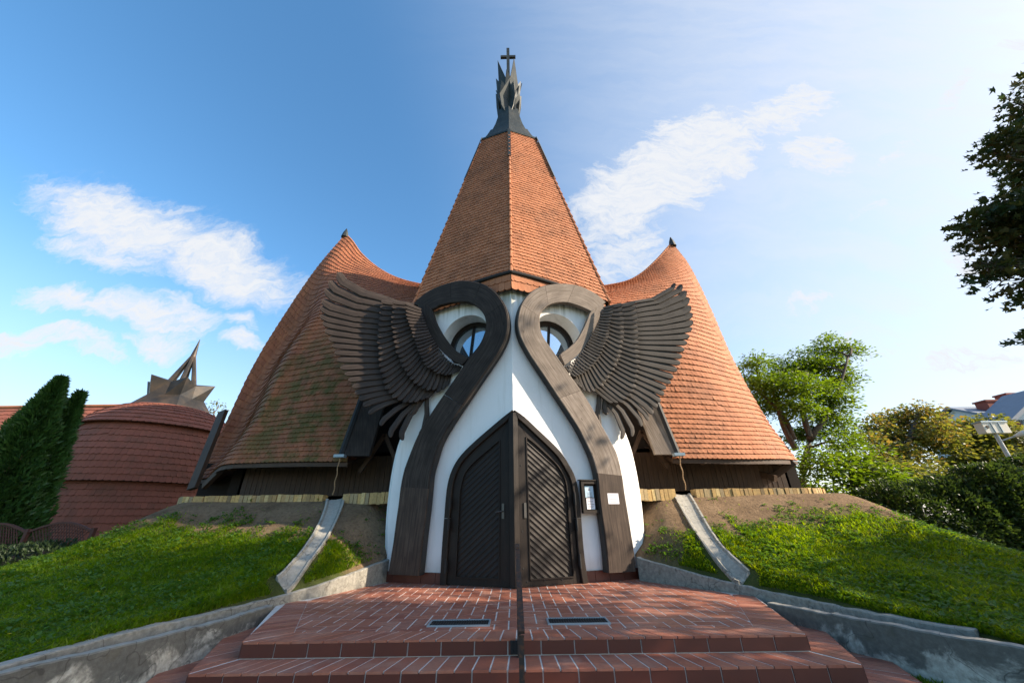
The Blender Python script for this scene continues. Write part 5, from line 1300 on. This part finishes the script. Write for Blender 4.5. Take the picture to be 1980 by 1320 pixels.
# ------------------------------------------------------------------ round tiled building and long wing at the left
rb = thing('round_building', (-20, 21, -.5), 'round building clad in red tiles with a copper star cap, left of the church', 'building')
CB = np.array([-20.0, 21.0])
def revolve(prof):
    pr = crom(prof, None)
    def S(u, v):
        u = np.asarray(u); t_ = np.asarray(v)*(len(prof)-1); q = crom_t(np.array(prof, float), t_)
        a = -u*2*math.pi+math.pi*.0
        return np.stack([CB[0]+q[:, 0]*np.cos(-a), CB[1]+q[:, 0]*np.sin(-a), q[:, 1]], 1)
    return S
for prof_, vl in (([(3.55, -.5), (3.42, 1.5), (3.30, 3.1)], 3.6), ([(3.62, 2.95), (3.5, 4.4), (3.05, 5.95)], 3.1), ([(3.42, 5.70), (2.85, 6.45), (1.9, 7.05)], 2.3)):
    S = revolve(prof_); o = grid_mesh(S, 49, 8, 'tiled_wall' if vl > 2.5 else 'roof', M_UNDER, rb)
    tile_surface(S, 20, vl, .31, .24, 'tiles', M_TILE_RED, o, shape='pan', lift=.055)
mb = MB(); K = 6; V = []; F = []
base_ = [(1.78, 7.0)]
inner = []
for k in range(2*K):
    a = math.pi*k/K+.3; r_ = 2.05; V.append((CB[0]+r_*math.cos(a), CB[1]+r_*math.sin(a), 6.9))
for k in range(2*K):
    a = math.pi*k/K+.3; tip = k % 2 == 0; r_ = 1.42 if tip else 1.22; V.append((CB[0]+r_*math.cos(a), CB[1]+r_*math.sin(a), 7.75 if tip else 7.7))
for k in range(2*K):
    a = math.pi*k/K+.3; tip = k % 2 == 0; r_ = 1.72 if tip else 1.15; V.append((CB[0]+r_*math.cos(a), CB[1]+r_*math.sin(a), 8.75 if tip else 8.5))
V.append((CB[0], CB[1], 8.75)); m_ = 2*K
for j in range(2):
    for k in range(m_): F.append((j*m_+k, j*m_+(k+1) % m_, (j+1)*m_+(k+1) % m_, (j+1)*m_+k))
for k in range(m_): F.append((2*m_+k, 2*m_+(k+1) % m_, 3*m_))
mb.add(V, F); star = mb.build('star_cap', M_COPPER2, rb)
mb = MB()
for k in range(6):
    a = math.pi/3*k+.1; mb.tube([(CB[0]+.78*math.cos(a), CB[1]+.78*math.sin(a), 8.3), (CB[0]+.08*math.cos(a), CB[1]+.08*math.sin(a), 10.5)], [.13, .09], 6)
mb.tube([(CB[0], CB[1], 10.3), (CB[0], CB[1], 11.75)], [.17, .015], 8); mb.build('spike', M_COPPER2, rb)
lb = thing('long_building', (-28, 24, -.5), 'long low building with red tiled roof behind the thujas', 'building')
rz = at(60, 788, 25)[2]; xr = at(192, 790, 25)[0]
def SL(u, v): u = np.asarray(u); v = np.asarray(v); return np.stack([-44+(xr+1.5+44)*u, 21.0+4.0*v, 2.6+(rz-2.6)*v], 1)
o = grid_mesh(SL, 4, 3, 'roof', M_UNDER, lb); tile_surface(SL, 18, 6.2, .33, .26, 'tiles', M_TILE_RED, o, shape='pan', lift=.055)
mb = MB(); mb.tube([(-44, 25, rz+.05), (xr+1.5, 25, rz+.05)], .13, 8); mb.build('ridge_tiles', M_TILE, o)
mb = MB(); mb.box(((xr+1.5-44)/2, 23.5, 1.05), (xr+45, 4.5, 3.1)); mb.prism([(xr+1.5, 21, 2.6), (xr+1.5, 29, 2.6), (xr+1.5, 25, rz-.1)], (-.2, 0, 0)); mb.prism([(-44, 25, rz), (xr+1.5, 25, rz), (xr+1.5, 29, 2.6), (-44, 29, 2.6)], (0, .02, -.1)); mb.build('wall', M_GREYPAINT, lb)

# ------------------------------------------------------------------ far house at the right
YH = 46.0
hs = thing('apartment_house', at(1930, 980, YH), 'pale house with blue-grey roof and red chimneys behind the right trees', 'house')
h0 = at(1838, 790, YH); h1 = at(1925, 785, YH)
h0 = np.array([h0[0]*1.098, YH, 1.1+(h0[2]-1.1)*1.098]); zr = h0[2]; ze = zr-2.6
mb = MB(); mb.box(((h0[0]+h1[0])/2+9, YH+4.5, (ze-.5)/2), (h1[0]-h0[0]+18, 9, ze+.5)); mb.prism([(h0[0]+.2, YH, ze), (h0[0]+.2, YH+9, ze), (h0[0]+.2, YH+4.5, zr-.2)], (.2, 0, 0)); mb.build('wall', M_GREYPAINT, hs)
mb = MB(); mb.prism([(h0[0]-.6, YH-.7, ze-.3), (h0[0]-.6, YH+4.5, zr), (h0[0]-.6, YH+4.5, zr+.25), (h0[0]-.6, YH-.9, ze)], (34, 0, 0)); mb.prism([(h0[0]-.6, YH+9.7, ze-.3), (h0[0]-.6, YH+9.9, ze), (h0[0]-.6, YH+4.505, zr+.25), (h0[0]-.6, YH+4.505, zr)], (34, 0, 0))
rfh = mb.build('roof', M_SLATE, hs)
g0 = at(1925, 812, YH-1.5); gx = at(1985, 757, YH-1.5)
mb = MB(); gz = gx[2]; hwid = gx[0]-g0[0]
mb.prism([(gx[0]-hwid, YH-1.5, g0[2]), (gx[0]+hwid, YH-1.5, g0[2]), (gx[0], YH-1.5, gz-.5)], (0, 2.0, 0)); mb.build('gable', M_GREYPAINT, hs)
mb = MB()
for sg in (-1, 1): mb.beam((gx[0]+sg*(hwid+.8), YH-1.3, g0[2]-.6), (gx[0], YH-1.3, gz), 4.5, .4, up=(0, 0, 1))
mb.build('gable_roof', M_SLATE, hs)
mb = MB(); mb.box((gx[0], YH-1.7, g0[2]-1.2), (2*hwid*.86, .5, 1.6)); mb.build('loggia', M_REDBRICK, hs)
mb = MB()
for dx in (-.8, -.35, .1): mb.beam((gx[0]+hwid*dx, YH-2.05, g0[2]-2.2), (gx[0]+hwid*(dx+.25), YH-2.05, g0[2]-.2), .3, .3)
mb.box((gx[0], YH-2.0, g0[2]-2.2), (2*hwid, .5, .35)); mb.build('loggia_frame', M_GREYPAINT, hs)
for (x, y, w0) in ((1913, 783, 1.6), (1948, 770, 1.2)):
    c = at(x, y, YH+2.5); mb = MB(); mb.box(c+np.array([0, 0, -.8]), (w0*1.3, 1.4, 2.6)); mb.box(c+np.array([0, 0, .45]), (w0*1.5, 1.6, .2)); mb.build('chimney', M_REDBRICK, rfh)
for k in range(3):
    c = at(1850+k*22, 838, YH-.1); mb = MB(); mb.box((c[0], YH-.05, c[2]), (1.4, .2, 1.6)); wf = mb.build('window', M_GREYPAINT, hs); mb = MB(); mb.box((c[0], YH-.16, c[2]), (1.1, .06, 1.3)); mb.build('pane', M_GLASS, wf)

# ------------------------------------------------------------------ lamp post
YL = 15.0
top = at(1921, 832, YL); lm = thing('lamp_post', (top[0], YL, -.5), 'slim grey lamp post with a cream box panel on top, right edge', 'lamp post')
mb = MB(); mb.tube([(top[0], YL, -.5), (top[0], YL, top[2])], [.085, .065], 12); mb.build('pole', M_POLE, lm)
c = at(1917, 829, YL); mb = MB(); mb.box((c[0]+.02, YL-.02, c[2]+.02), (1.0, .3, .42)); pb = mb.build('panel_box', M_PANEL, lm)
mb = MB(); mb.box((c[0]+.02, YL-.02, c[2]+.26), (1.06, .36, .05)); mb.box((c[0]+.17, YL-.18, c[2]+.02), (.03, .03, .4)); mb.box((c[0]-.13, YL-.18, c[2]+.02), (.02, .03, .4)); mb.build('trim', M_ZINC, pb)
mb = MB(); mb.tube([(c[0]-.33, YL-.17, c[2]+.05), (c[0]-.33, YL-.19, c[2]+.05)], .06, 10); mb.build('port', M_DARK, pb)
a = at(1937, 853, YL); b = at(1966, 842, YL-.3); mb = MB(); mb.tube([(top[0], YL, a[2]), tuple(b)], .03, 8); mb.build('arm', M_POLE, lm)
mb = MB(); d = (b-np.array([top[0], YL, a[2]])); d /= np.linalg.norm(d); mb.tube([b-d*.05, b+d*.15, b+d*.5, b+d*.68], [.05, .11, .12, .04], 10); mb.build('lamp_head', M_PANEL, lm)
